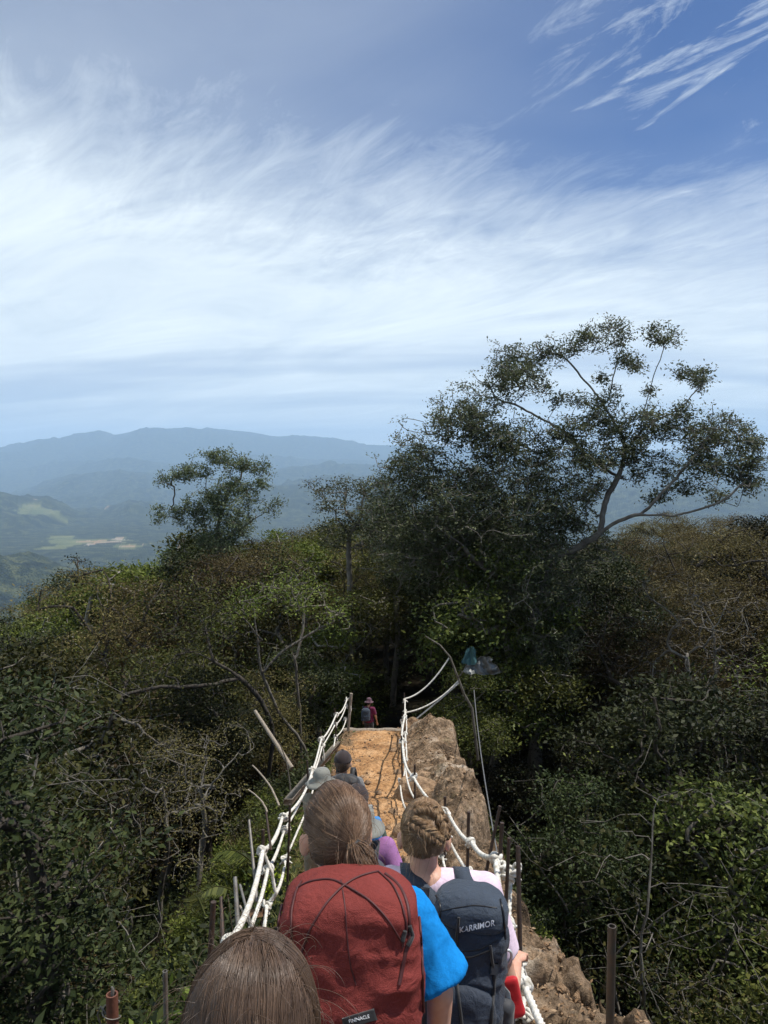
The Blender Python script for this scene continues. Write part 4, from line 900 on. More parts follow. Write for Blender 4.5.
class Person:
    """a standing or walking figure looking along +y; H is the height, k the scale of the joints"""
    def __init__(s, H, head_c, yaw=0, head_yaw=0, head_pitch=0, arms=None, stride=.18, lean=0.0):
        s.H = H; k = s.k = H/1.65; s.hc = np.asarray(head_c, float); s.R = rotz(yaw); s.HR = rotz(head_yaw) @ rotx(head_pitch)
        s.base = np.array([s.hc[0], s.hc[1]-.02, gz(s.hc[0], s.hc[1]-.02)])
        hz_ = s.hc[2]-s.base[2]; s.z = hz_/1.52; z = s.z      # vertical fit to the ground
        J = lambda x, y, zz: s.R @ np.array([x*k, y*k+lean*(zz-.9), zz*z])
        s.J = {'neck': J(0, -.012, 1.405), 'nb': J(0, -.03, 1.335), 'chest': J(0, .0, 1.20), 'waist': J(0, .01, 1.02), 'hip': J(0, 0, .90)}
        arms = arms or {}
        for sd_, nm in ((-1, 'L'), (1, 'R')):
            s.J['sh'+nm] = J(sd_*.155, -.015, 1.315); s.J['el'+nm] = J(sd_*.23, .02, 1.05); s.J['wr'+nm] = J(sd_*.24, .14, .84)
            s.J['hp'+nm] = J(sd_*.085, 0, .87); yy = stride*(1 if nm == 'L' else -1)
            s.J['kn'+nm] = J(sd_*.09, yy*.5+.05, .48); an = J(sd_*.09, yy, 0); gx_, gy_ = s.base[0]+an[0], s.base[1]+an[1]; an[2] = gz(gx_, gy_)-s.base[2]+.075*k; s.J['an'+nm] = an
        for a, p in arms.items(): s.J[a] = np.asarray(p, float)-s.base
        s.head = s.hc-s.base
    def body(s, voxel, mat, fingers=True, ear=.085):
        g = Geo(); k = s.k; J = s.J; hd = s.head; HR = s.HR
        h = lambda x, y, z_: hd+HR @ (np.array([x, y, z_])*k)
        ell(g, h(0, -.008, .018), np.array([.073, .092, .098])*k, HR); ell(g, h(0, .028, -.045), np.array([.056, .060, .066])*k, HR); ell(g, h(0, .055, -.085), np.array([.030, .028, .026])*k, HR)
        cap(g, h(0, .085, .005), h(0, .106, -.022), .009*k, .013*k); ell(g, h(0, .083, -.055), np.array([.024, .013, .011])*k, HR); ell(g, h(0, .078, .022), np.array([.050, .016, .010])*k, HR)
        for sd_ in (-1, 1):      # ears
            ell(g, h(sd_*ear, -.006, -.016), np.array([.009, .019, .031])*k, HR @ rotz(sd_*-.45)); ell(g, h(sd_*(ear-.005), .004, -.038), np.array([.008, .010, .012])*k, HR)
            ell(g, h(sd_*.030, .071, .002), np.array([.013, .011, .010])*k, HR)
        cap(g, h(0, -.018, -.06), J['neck'], .049*k, .050*k); cap(g, J['neck'], J['nb'], .050*k, .062*k)
        cap(g, J['nb']+[0, 0, -.01], J['shL'], .055*k, .046*k); cap(g, J['nb']+[0, 0, -.01], J['shR'], .055*k, .046*k)
        ell(g, J['chest'], np.array([.150, .098, .17])*k, s.R); ell(g, J['waist'], np.array([.125, .088, .16])*k, s.R); ell(g, J['hip'], np.array([.158, .108, .13])*k, s.R)
        for nm in 'LR':
            cap(g, J['sh'+nm], J['el'+nm], .045*k, .034*k); cap(g, J['el'+nm], J['wr'+nm], .035*k, .023*k)
            cap(g, J['hp'+nm], J['kn'+nm], .082*k, .052*k); cap(g, J['kn'+nm], J['an'+nm], .053*k, .034*k)
            f = s.R @ np.array([0, 1, 0]); a = J['an'+nm]; cap(g, a+[0, 0, -.035*k], a+f*.15*k+[0, 0, -.045*k], .034*k, .026*k)
            w = J['wr'+nm]; d = w-J['el'+nm]; d /= np.linalg.norm(d); sd_ = -1 if nm == 'L' else 1
            lat = np.cross(d, [0, 0, 1.]); lat /= np.linalg.norm(lat)+1e-9; lat = lat*(-sd_) if False else lat; n_ = np.cross(lat, d)
            pc = w+d*.055*k; ell(g, pc, np.array([.038, .045, .017])*k, np.stack([lat, d, n_], 1))
            if fingers:
                for q, L in enumerate((.062, .072, .068, .054)):
                    o_ = lat*(q-1.5)*.020*k; p0 = w+d*.085*k+o_; p1 = p0+(d*.85-n_*.35)*L*.55*k+o_*.15; p2 = p1+(d*.35-n_*.85)*L*.55*k
                    cap(g, p0, p1, .0085*k, .0080*k, 4); cap(g, p1, p2, .0080*k, .0068*k, 4)
                ts = -1 if nm == 'L' else 1
                t0 = w+d*.025*k-lat*ts*.028*k; t1 = t0+(d*.6-lat*ts*.75)*.035*k; t2 = t1+(d*.8-n_*.4)*.032*k
                cap(g, t0, t1, .011*k, .0095*k, 4); cap(g, t1, t2, .0095*k, .0078*k, 4)
        me = remesh('body', g, voxel, 5, [mat, M['eye'], M['iris'], M['lip']])
        C = (pcenters(me)-hd) @ HR/k; mi = np.zeros(len(C), np.int32)
        for sd_ in (-1, 1):
            q = C-np.array([sd_*.030, .082, .002]); e2 = np.hypot(q[:, 0]/.011, q[:, 2]/.0055); mi[(e2 < 1) & (C[:, 1] > .06)] = 1; mi[(np.hypot(q[:, 0], q[:, 2]) < .0045) & (C[:, 1] > .06)] = 2
        q = C-np.array([0, .09, -.055]); mi[(np.hypot(q[:, 0]/.022, q[:, 2]/.007) < 1) & (C[:, 1] > .06)] = 3
        me.polygons.foreach_set('material_index', mi); return me
    def shirt(s, mat, sleeve=.75, grow_=.014, loose=0, voxel=.009, long=False, flare=0, hem=.80, rs=None, wr=.004, seed=1):
        g = Geo(); k = s.k; J = s.J; gr = grow_
        cap(g, J['nb']+[0, 0, -.012*k], J['shL']+[0, 0, -.002], .058*k+gr*.6, .050*k+gr); cap(g, J['nb']+[0, 0, -.012*k], J['shR']+[0, 0, -.002], .058*k+gr*.6, .050*k+gr)
        ell(g, J['chest'], np.array([.152, .102, .175])*k+gr, s.R); ell(g, J['waist'], np.array([.138, .098, .18])*k+gr+loose*.3, s.R); ell(g, J['hip']+[0, 0, .02], np.array([.160, .112, .13])*k+gr+loose*.3, s.R)
        for nm in 'LR':
            if long: cap(g, J['sh'+nm], J['el'+nm], .049*k+gr, .040*k+gr*.8); cap(g, J['el'+nm], J['wr'+nm], .040*k+gr*.8, .028*k+gr*.7)
            else:
                e = J['sh'+nm]+(J['el'+nm]-J['sh'+nm])*sleeve; ax = (J['el'+nm]-J['sh'+nm]); ax /= np.linalg.norm(ax)
                ell(g, J['sh'+nm], .050*k+gr); t = np.linspace(0, 1, 8)[:, None]; geo_tube(g, J['sh'+nm]+(e-J['sh'+nm])*t, (.049*k+gr+(flare)*t)[:, 0], 20)
        me = remesh('shirt', g, voxel, 3, [mat]); V = verts(me); Nn = vnorm(me)
        w = fbm(V[:, 0]*9, V[:, 1]*9, V[:, 2]*5+seed, o=4, seed=seed, ridge=True)*wr+fbm(V[:, 0]*24, V[:, 1]*24, V[:, 2]*12, o=2, seed=seed+3)*wr*.35
        setv(me, V+Nn*w[:, None]); return me
    def trousers(s, mat, voxel=.012, shorts=False):
        g = Geo(); k = s.k; J = s.J; ell(g, J['hip']+[0, 0, -.02], np.array([.166, .120, .115])*k, s.R)
        for nm in 'LR':
            cap(g, J['hp'+nm], J['kn'+nm], .094*k, .066*k)
            if not shorts: cap(g, J['kn'+nm], J['an'+nm]+[0, 0, .05], .064*k, .050*k)
        return remesh('trousers', g, voxel, 3, [mat])
    def shoes(s, mat, parent):
        k = s.k
        for nm in 'LR':
            g = Geo(); f = s.R @ np.array([0, 1, 0]); a = s.J['an'+nm]; cap(g, a+[0, 0, -.03*k]-f*.03*k, a+f*.15*k+[0, 0, -.038*k], .043*k, .036*k); cap(g, a+[0, 0, .03], a+[0, 0, -.03], .045*k, .045*k)
            mkobj('shoe', remesh('shoe', g, .01, 3, [mat]), parent)

# hair as strands
A0 = np.array([.0785, .098, .108])
def unit(v): v = np.asarray(v, float); return v/np.linalg.norm(v, axis=-1, keepdims=True)
def slerp(a, b, t):
    w = np.arccos(np.clip((a*b).sum(-1), -.9999, .9999))[:, None, None]; t = t[None, :, None]
    return (np.sin((1-t)*w)*a[:, None]+np.sin(t*w)*b[:, None])/np.sin(w)
def hair_roots(n, rng, front=.52, low=-.50, ear=-.25):
    out = []
    while len(out) < n:
        u = unit(rng.normal(0, 1, (4000, 3)))
        fl = front-.25*np.clip(-u[:, 2], 0, 1)-.30*(np.abs(u[:, 0]) > .75)*(u[:, 2] < .3)
        ok = ((u[:, 1] < fl) | (u[:, 2] > .72+.0*u[:, 1])) & (u[:, 2] > low-.25*np.clip(-u[:, 1], 0, 1)) & ~((np.abs(u[:, 0]) > .86) & (u[:, 2] < .05) & (u[:, 1] > ear))
        out.extend(u[ok].tolist())
    return np.array(out[:n])
def strands(paths, rad, sides=3):
    P = np.asarray(paths); n, K, _ = P.shape; T = np.gradient(P, axis=1); T = unit(T+1e-9); ref = np.array([.3, .2, 1.]); Nn = unit(np.cross(T, ref)+1e-9); B = np.cross(T, Nn)
    a = np.arange(sides)*2*math.pi/sides; r = np.broadcast_to(rad, (n,))[:, None]*np.concatenate([np.full(K-3, 1.), [.9, .7, .35]])[None]
    V = P[:, :, None]+r[:, :, None, None]*(np.cos(a)[:, None]*Nn[:, :, None]+np.sin(a)[:, None]*B[:, :, None])
    base = (np.arange(n)[:, None, None]*K*sides+np.arange(K-1)[None, :, None]*sides); j = np.arange(sides)[None, None]
    F = np.stack([base+j, base+(j+1) % sides, base+sides+(j+1) % sides, base+sides+j], -1).reshape(-1, 4); return V.reshape(-1, 3), F
def shell(k, HR, hd, mat, low=-.62):
    V, F = sphere((0, 0, 0), 1, 48, 32); C = V[F].mean(1)
    ok = ((C[:, 1] < .50-.25*np.clip(-C[:, 2], 0, 1)) | (C[:, 2] > .75)) & (C[:, 2] > low) & ~((np.abs(C[:, 0]) > .86) & (C[:, 2] < .02) & (C[:, 1] > -.25))
    F = F[ok]; used, inv = np.unique(F, return_inverse=True); V = V[used]; F = inv.reshape(-1, 4)
    P = hd+((V*(A0+.0025)+[0, -.008, .015])*k) @ HR.T; Q = hd+((V*(A0-.012)+[0, -.008, .015])*k) @ HR.T
    return P, F, Q
def clumpy(u, rng, ncl, amp):
    cl = unit(rng.normal(0, 1, (ncl, 3))); idx = np.argmax(u @ cl.T, 1); off = rng.normal(0, amp, ncl)[idx]; return idx, off
def do_hair(person, style, mat, n, K, rad, parent, seed, vol=.007, tie=(.22, -.80, -.50), tail=.11, taildir=(0, -.1, -1), low=-.50, ear=-.25):
    rng = np.random.default_rng(seed); k = person.k; HR = person.HR; hd = person.head
    P, F, Q = shell(k, HR, hd, M[mat], low-.12); g = Geo(); g.add(P, F); g.add(Q, F[:, ::-1])
    sh = mkobj('hair', g.mesh('hair', [M[mat]]), parent)
    u = hair_roots(n, rng, low=low, ear=ear); t = np.linspace(0, 1, K); idx, off = clumpy(u, rng, 320, .0008)
    ctr = np.array([0, -.008, .015])
    def tow(X_):
        q = X_*1.0; w1 = np.stack([vnoise(q[..., 0]*22+s_*9, q[..., 1]*22, q[..., 2]*22, seed=seed+s_) for s_ in range(3)], -1); w2 = np.stack([vnoise(q[..., 0]*70+s_*9, q[..., 1]*70, q[..., 2]*70, seed=seed+9+s_) for s_ in range(3)], -1)
        return hd+((X_+w1*.0022+w2*.0007+ctr)*k) @ HR.T
    if style == 'tie':
        tg = unit(np.array(tie)+rng.normal(0, .045, (n, 3))); D = slerp(u, tg, t)
        w = rng.normal(0, .03, (n, 1, 3))*np.sin(t*math.pi)[None, :, None]; D = unit(D+w)
        lay = (rng.uniform(0, 1, n)**.6*vol+off)[:, None, None]; r = A0+.002+lay*(.4+.6*np.sin(np.clip(t, 0, 1)*math.pi))[None, :, None]+(.012*t**3)[None, :, None]
        X_ = D*r; paths = tow(X_)
        V, F = strands(paths, rad); o = mkobj('strands', mkmesh('strands', V, F, [M[mat]], True), sh)
        # tail
        if tail > 0:
            m_ = 900; c0 = unit(np.array(tie))*(A0+.016); td = unit(np.array(taildir, float)); tt = np.linspace(0, 1, K); q = rng.normal(0, 1, (m_, 3)); lt = tail*rng.uniform(.7, 1.05, m_)
            fan = (.007+.017*np.sin(np.clip(tt*1.25, 0, 1)*math.pi*.62))[None, :, None]
            X_ = c0+td*(tt[None, :, None]*lt[:, None, None])+q[:, None]*fan*.62+np.array([0, -.018, 0])*np.sin(tt*math.pi)[None, :, None]
            V, F = strands(tow(X_), rad); mkobj('ponytail', mkmesh('ponytail', V, F, [M['hair3'] if False else M[mat]], True), sh)
            a = np.linspace(0, 2*math.pi, 25); x_ = unit(np.cross(td, [0, 1, .2])); y_ = np.cross(td, x_); g2 = Geo()
            for q2 in (-1, 1): geo_tube(g2, tow(c0+td*(.004+.0045*q2)+.0150*(np.cos(a)[:, None]*x_+np.sin(a)[:, None]*y_)), .0042*k, 8, caps=False)
            mkobj('hair_tie', g2.mesh('hair_tie', [M['black']]), sh)
    elif style == 'straight':
        cr = unit(np.array([0, .30, .95])); s_ = np.sign(u[:, 0]+1e-9)
        yb = u[:, 1]*.9-.12*np.abs(u[:, 2]); tg = unit(np.stack([s_*np.sqrt(np.clip(1-np.clip(yb, -.97, .35)**2, .02, 1))*.86, np.clip(yb, -.97, .35), np.full(n, -.50)], 1))
        back = u[:, 1] < -.05; tg[back] = unit(np.stack([u[back, 0]*.95+rng.normal(0, .03, back.sum()), -np.sqrt(np.clip(1-u[back, 0]**2, .03, 1))*.85, np.full(back.sum(), -.55)], 1))
        K1 = int(K*.75); t1 = np.linspace(0, 1, K1); D = slerp(u, tg, t1); D = unit(D+rng.normal(0, .035, (n, 1, 3))*np.sin(t1*math.pi)[None, :, None])
        lay = (rng.uniform(0, 1, n)**.6*vol+off)[:, None, None]; X_ = D*(A0+.002+lay*(.5+.5*t1)[None, :, None])
        endp = X_[:, -1:]; dn = np.linspace(0, 1, K-K1+1)[1:][None, :, None]*np.array([0, -.01, -.15])*rng.uniform(.75, 1.1, (n, 1, 1)); X_ = np.concatenate([X_, endp+dn], 1)
        V, F = strands(tow(X_), rad); mkobj('strands', mkmesh('strands', V, F, [M[mat]], True), sh)
    m_ = int(n*.010)       # flyaways
    u = hair_roots(m_, rng, low=low, ear=ear); t = np.linspace(0, 1, K); dirs = unit(u+rng.normal(0, .6, (m_, 3))-np.array([0, .3, .3])); Lf = rng.uniform(.02, .07, m_)
    X_ = u[:, None]*(A0+.004)+dirs[:, None]*t[None, :, None]*Lf[:, None, None]+u[:, None]*(np.sin(t*2.2)*.014)[None, :, None]-np.array([0, 0, .03])*(t**2)[None, :, None]
    V, F = strands(hd+((X_+ctr)*k) @ HR.T, rad*.6); mkobj('flyaways', mkmesh('flyaways', V, F, [M[mat]], True), sh)
    return sh, tow
def braid(parent, tow, mat, dirs, rad_out, w, th, turns, seed, k=1, r=.0085):
    rng = np.random.default_rng(seed); D = np.array(dirs, float); s = np.linspace(0, 1, len(D)); tt = np.linspace(0, 1, 150)
    C = unit(np.stack([np.interp(tt, s, D[:, a]) for a in range(3)], 1)); 
    for _ in range(12): C[1:-1] = (C[:-2]+C[1:-1]*2+C[2:])/4
    C = unit(C)*(A0+rad_out); T, _, _ = frames(C); Nn = unit(C/A0**2); Bn = unit(np.cross(T, Nn)); taper = np.clip(np.minimum(tt/.06, (1-tt)/.12), .25, 1)[:, None]
    for q in range(3):
        ph = tt*turns*2*math.pi+q*2*math.pi/3; c = C+Bn*(np.sin(ph)*w)[:, None]*taper+Nn*(np.sin(2*ph)*th)[:, None]*taper; rr_ = (r*(1+.12*np.sin(2*ph))*taper[:, 0])
        g = Geo(); V, F = tube(tow(c), rr_*k*.8, 10); g.add(V, F)
        n = 70; a = rng.uniform(0, 6.28, n); ro = rng.uniform(.75, 1.08, n); t2, n2, b2 = frames(c); tw = tt*6
        P = c[None]+(rr_[None]*ro[:, None])[:, :, None]*(np.cos(a[:, None]+tw[None])[:, :, None]*n2[None]+np.sin(a[:, None]+tw[None])[:, :, None]*b2[None])
        V, F = strands(tow(P), .0009*k); g.add(V, F); mkobj('braid_strand', g.mesh('braid_strand', [M[mat]]), parent)

def sack(w, h, d, e=3.2, nu=150, nv=120, fn=None, wr=.006, seed=0, scale=(1, 1, 1.2), topr=.16, botr=.12):
    v = np.linspace(0, 1, nv); vv_ = v.copy(); prof = np.minimum(1, (1-np.clip(1-vv_/botr, 0, 1)**2.4)**.45); prof = prof*np.minimum(1, (1-np.clip(1-(1-vv_)/topr, 0, 1)**2.2)**.5); prof = np.maximum(prof, .02)
    u = np.linspace(0, 2*math.pi, nu, endpoint=False); c, s_ = np.cos(u), np.sin(u); X0 = np.sign(c)*np.abs(c)**(2/e); Y0 = np.sign(s_)*np.abs(s_)**(2/e)
    fw = fn(v) if fn else (1+0*v, 1+0*v); P = np.stack([prof[:, None]*fw[0][:, None]*X0*w/2, prof[:, None]*fw[1][:, None]*Y0*d/2, np.repeat(((v-.5)*h)[:, None], nu, 1)], -1)
    Nr = unit(np.stack([X0[None]*np.ones_like(prof)[:, None]/w, Y0[None]*np.ones_like(prof)[:, None]/d, (v[:, None]-.5)*1.0*np.ones((1, nu))/h*2], -1)*np.array([1, 1, .6])); q = P/.1
    f = fbm(q[..., 0]*scale[0], q[..., 1]*scale[1], q[..., 2]*scale[2], o=5, seed=seed, gain=.5); rd = fbm(q[..., 0]*.8*scale[0]+q[..., 2]*.35, q[..., 1]*.8, q[..., 2]*.8*scale[2]+4, o=3, seed=seed+5, ridge=True)
    P = P+Nr*((f*.8+np.clip(rd, -.2, 1)*.9)*wr)[..., None]; P = P.reshape(-1, 3)
    i = np.arange(nv-1)[:, None]*nu; j = np.arange(nu)[None]; F = np.stack([i+j, i+(j+1) % nu, i+nu+(j+1) % nu, i+nu+j], -1).reshape(-1, 4)
    g = Geo(); g.add(P, F); g.add(np.vstack([P[:nu], P[:nu].mean(0)]), np.array([[nu, (q2+1) % nu, q2] for q2 in range(nu)])); g.add(np.vstack([P[-nu:], P[-nu:].mean(0)]), np.array([[nu, q2, (q2+1) % nu] for q2 in range(nu)])); return g
class Surf:
    """draws onto objects where the line of sight from the eye meets them"""
    def __init__(s, objs):
        V, F, n = [], [], 0
        for o in objs:
            mw = np.array(o.matrix_world) if False else np.array(Matrix.LocRotScale(o.location, o.rotation_euler, o.scale)); v_ = verts(o.data) @ mw[:3, :3].T+mw[:3, 3]; V.append(v_)
            for p in o.data.polygons: F.append([q+n for q in p.vertices])
            n += len(v_)
        s.t = BVHTree.FromPolygons(np.concatenate(V).tolist(), F)
    def hit(s, px, py, off=.0015):
        d = Vector(ray(px, py)).normalized(); h, nr, *_ = s.t.ray_cast(Vector((0, 0, 0)), d)
        if h is None: return None
        if nr.dot(d) > 0: nr = -nr
        return np.array(h+nr*off)
    def line(s, pts, off, n=40):
        pts = np.array(pts, float); c = np.concatenate([[0], np.cumsum(np.linalg.norm(np.diff(pts, axis=0), axis=1))]); t = np.linspace(0, c[-1], n)
        xy = np.stack([np.interp(t, c, pts[:, 0]), np.interp(t, c, pts[:, 1])], 1)
        for _ in range(6): xy[1:-1] = (xy[:-2]+xy[1:-1]*2+xy[2:])/4
        P = [s.hit(a, b, off) for a, b in xy]; P = np.array([p for p in P if p is not None])
        for _ in range(4): P[1:-1] = (P[:-2]+P[1:-1]*2+P[2:])/4
        return P
def lettering(name, text, surf, c, length, angle, off, mat, parent, height=None, space=1.05, shear=0, bold=.012, thick=False):
    cu = bpy.data.curves.new('t', 'FONT'); cu.body = text; cu.align_x = 'CENTER'; cu.align_y = 'CENTER'; cu.space_character = space; cu.shear = shear; cu.offset = bold; cu.resolution_u = 4
    o = bpy.data.objects.new('t', cu); COL.objects.link(o); dg = bpy.context.evaluated_depsgraph_get(); me = bpy.data.meshes.new_from_object(o.evaluated_get(dg)); bpy.data.objects.remove(o); bpy.data.curves.remove(cu)
    V = verts(me); wd = np.ptp(V[:, 0]); hh_ = np.ptp(V[:, 1]); sc_ = length/wd; sy = sc_ if height is None else height/hh_; ca, sa_ = math.cos(angle), math.sin(angle)
    out = []
    for v_ in V:
        a, b = (v_[0])*sc_, v_[1]*sy; px_, py_ = c[0]+a*ca-b*sa_, c[1]-(a*sa_+b*ca); h_ = surf.hit(px_, py_, off); out.append(h_ if h_ is not None else surf.hit(*c, off))
    L0 = np.array(parent.location) if parent else np.zeros(3); Rm = np.array(parent.rotation_euler.to_matrix()) if parent else np.eye(3)
    setv(me, (np.array(out)-L0) @ Rm); me.materials.clear(); me.materials.append(M[mat]); me.name = name
    return mkobj(name, me, parent)
def tolocal(parent, P): return (np.asarray(P, float)-np.array(parent.location)) @ np.array(parent.rotation_euler.to_matrix())
def patch(name, surf, corners, off, mat, parent, n=14, thick=.003):
    """a thin cloth label or panel lying on a surface, bounded by four seen corners"""
    c = np.array(corners, float); P = []
    for a in np.linspace(0, 1, n):
        for b in np.linspace(0, 1, n):
            q = (1-a)*((1-b)*c[0]+b*c[1])+a*((1-b)*c[3]+b*c[2]); h_ = surf.hit(q[0], q[1], off); P.append(h_ if h_ is not None else P[-1])
    P = tolocal(parent, P); i = np.arange(n-1)[:, None]*n; j = np.arange(n-1)[None]; F = np.stack([i+j, i+j+1, i+n+j+1, i+n+j], -1).reshape(-1, 4)
    o = mkobj(name, mkmesh(name, P, F, [M[mat]], True), parent); sm = o.modifiers.new('s', 'SOLIDIFY'); sm.thickness = thick; sm.offset = 0; return o
def cords(name, surf, lines, r, mat, parent, off=None):
    for L in lines:
        P = surf.line(L, off if off is not None else r*.9); g = Geo(); geo_tube(g, tolocal(parent, P), r, 7); mkobj(name, g.mesh(name, [M[mat]]), parent)
def strap(name, pts, w, th, mat, parent, nrm=(0, -1, .3)):
    P = np.array(pts, float); s = np.linspace(0, 1, len(P)); t = np.linspace(0, 1, 36); C = np.stack([np.interp(t, s, P[:, a]) for a in range(3)], 1)
    for _ in range(8): C[1:-1] = (C[:-2]+C[1:-1]*2+C[2:])/4
    T, _, _ = frames(C); out = C-np.array([P[:, 0].mean(), P[:, 1].mean(), P[:, 2].mean()]); Bn = unit(np.cross(T, out*[0.2, 1, 1])+1e-9); Nn = unit(np.cross(Bn, T)); V = []
    for a, b in ((-1, -1), (1, -1), (1, 1), (-1, 1)): V.append(C+Bn*a*w/2+Nn*b*th/2)
    V = np.stack(V, 1).reshape(-1, 3); i = np.arange(len(C)-1)[:, None]*4; j = np.arange(4)[None]; F = np.stack([i+j, i+(j+1) % 4, i+4+(j+1) % 4, i+4+j], -1).reshape(-1, 4)
    return mkobj(name, mkmesh(name, tolocal(parent, V) if parent else V, F, [M[mat]], False), parent)

def worn_straps(parent, p, d, mat, z0, w=.052):
    """two padded straps from the top of a pack over the shoulders, down the chest and back under the arms"""
    for sx, nm in ((-1, 'L'), (1, 'R')):
        S_ = p.base+p.J['nb']*.42+p.J['sh'+nm]*.58; k = p.k
        wd = [S_+[0, -.045, .050*k], S_+[0, .0, .064*k], S_+[0, .05, .050*k], S_+[-sx*.005, .095, -.02], S_+[0, .115, -.14], S_+[sx*.01, .10, -.26]]
        pts_ = [np.array((sx*.075, d*.42, z0))]+[q_ for q_ in tolocal(parent, wd)]+[np.array((sx*.12, d*.42, -.16))]
        strap('shoulder_strap', pts_, w, .010, mat, None).parent = parent
# ---- 1 the nearest walker: only the back of the head shows
def person_root(p, label):
    e = empty('person', p.base); props(e, label, 'person', None); return e
p1 = Person(1.55, W(252, 1036, .86), head_yaw=.05, head_pitch=-.12, arms={})
e1 = person_root(p1, 'person with straight dark brown hair nearest the camera at the bottom edge')
mkobj('body', p1.body(.008, M['skin'], ear=.072), e1); do_hair(p1, 'straight', 'hair1', 17000, 18, .00048, e1, 1, vol=.009)
mkobj('shirt', p1.shirt(M['grey_shirt'], .7, seed=4), e1); mkobj('trousers', p1.trousers(M['trousers']), e1); p1.shoes(M['shoe'], e1)

# ---- 2 the walker with the red pack
hc2 = W(336, 833, 1.74)
p2 = Person(1.57, hc2, yaw=.05, head_yaw=.30, head_pitch=-.10, arms={'shL': W(316, 918, 1.76), 'elL': W(308, 1000, 1.95), 'wrL': W(300, 1010, 2.2), 'shR': W(408, 915, 1.74), 'elR': W(440, 990, 1.70), 'wrR': W(436, 1090, 1.74)})
p2.J['nb'] += np.array([.02, -.01, 0]); p2.J['chest'] += np.array([.03, 0, 0]); p2.J['waist'] += np.array([.03, 0, 0]); p2.J['hip'] += np.array([.02, 0, 0])
e2 = person_root(p2, 'person in a bright blue t-shirt with brown low ponytail carrying the big red backpack')
mkobj('body', p2.body(.0065, M['skin']), e2)
do_hair(p2, 'tie', 'hair2', 13000, 16, .00062, e2, 2, vol=.008, tie=(.14, -.97, .02), tail=.085, taildir=(.34, -.28, -1))
mkobj('shirt', p2.shirt(M['blue_shirt'], .86, .012, flare=.024, loose=.02, wr=.015, voxel=.007, seed=6), e2); mkobj('trousers', p2.trousers(M['trousers']), e2); p2.shoes(M['shoe'], e2)

# red backpack
rp_c = np.array(W(349, 1000, 1.50)); rp_c[2] = W(349, 877, 1.52)[2]-.245
rp = sack(.296, .50, .20, 3.5, fn=lambda v: (1-.10*np.clip((v-.55)/.45, 0, 1)**2-.03*np.sin(v*9), .85+.3*np.sin(v*2.6)), wr=.013, seed=3, scale=(.9, .9, 1.1), topr=.14)
rpo = empty('backpack', rp_c); rpo.rotation_euler = (D2R(-9), 0, D2R(2)); props(rpo, 'large rust-red rounded backpack with crossing elastic cords on the back of the ponytailed walker', 'backpack')
main = mkobj('main_bag', rp.mesh('main_bag', [M['red_pack']]), rpo)
class _O: pass
def as_world(o_child, parent):
    q = _O(); q.data = o_child.data; q.location = parent.location; q.rotation_euler = parent.rotation_euler; q.scale = Vector((1, 1, 1)); return q
sf = Surf([as_world(main, rpo)])
cords('elastic_cord', sf, [[(297, 889), (303, 883), (332, 878), (344, 885), (370, 900), (390, 922), (404, 946)], [(378, 872), (360, 876), (344, 885), (327, 902), (309, 930), (301, 955)],
                           [(378, 872), (392, 884), (401, 903), (407, 926), (402, 948)], [(302, 882), (297, 890), (292, 911), (292, 941)]], .0022, 'maroon', rpo)
cords('seam', sf, [[(341, 880), (345, 905), (347, 935), (350, 965), (356, 985)]], .0016, 'maroon', rpo, off=.0002)
cords('zip', sf, [[(385, 874), (399, 884), (408, 905), (410, 935), (404, 958), (399, 985)]], .0042, 'maroon', rpo, off=.0005)
cords('edge_piping', sf, [[(283, 905), (279, 925), (281, 950), (279, 985)], [(418, 915), (421, 950), (422, 990), (423, 1015)]], .0028, 'maroon', rpo)
cords('zip_puller', sf, [[(408, 925), (411, 936), (407, 945)], [(404, 930), (402, 940)]], .0045, 'black', rpo)
pt = patch('brand_patch', sf, [(342, 1018), (374, 1008), (377, 1019), (344, 1029)], .003, 'black', rpo, thick=.004)
lettering('brand_lettering', 'PINNACLE', sf, (359, 1017.6), 20, math.radians(14), .0062, 'print', rpo, height=3.6)
worn_straps(rpo, p2, .20, 'dark_grey', .13)
strap_h = Geo(); geo_tube(strap_h, [(-.03, .095, .17), (-.02, .125, .19), (.02, .125, .19), (.03, .095, .17)], .006, 8); mkobj('grab_handle', strap_h.mesh('grab_handle', [M['maroon']]), rpo)
# the collar of a lighter jacket that shows beside the neck
g = Geo(); a0 = p2.J['nb']; cap(g, W(303, 873, 1.70), W(322, 872, 1.74), .013, .012); cap(g, W(303, 873, 1.70), W(290, 890, 1.66), .012, .010)

# ---- 3 the walker with the braid
hc3 = W(424, 836, 2.46)
p3 = Person(1.62, hc3, yaw=-.10, head_yaw=-.08, head_pitch=-.22, arms={'elR': W(510, 992, 2.40), 'wrR': W(516, 962, 2.64)})
sh_ = np.array([.05, 0, 0]); p3.J['nb'] = p3.J['nb']+[0, 0, .035]; p3.J['shL'] = p3.J['shL']+[-.01, 0, .035]; p3.J['shR'] = p3.J['shR']+[0, 0, .03]
for q in ('nb', 'chest', 'waist', 'hip', 'shL', 'shR'): p3.J[q] = p3.J[q]+sh_*(.5 if q == 'nb' else 1)
e3 = person_root(p3, 'person in a pale pink t-shirt and red lanyard with light brown braided updo')
mkobj('body', p3.body(.0065, M['skin']), e3)
sh3, tow3 = do_hair(p3, 'tie', 'hair3', 12000, 16, .0007, e3, 3, vol=.006, tie=(.15, -.93, .28), tail=0, low=-.38, ear=-.5)
braid(sh3, tow3, 'hair3', [(-.35, -.60, .72), (.0, -.62, .78), (.42, -.60, .68), (.74, -.60, .28), (.70, -.70, -.12)], .013, .0145, .0085, 3.0, 5, p3.k, r=.0108)
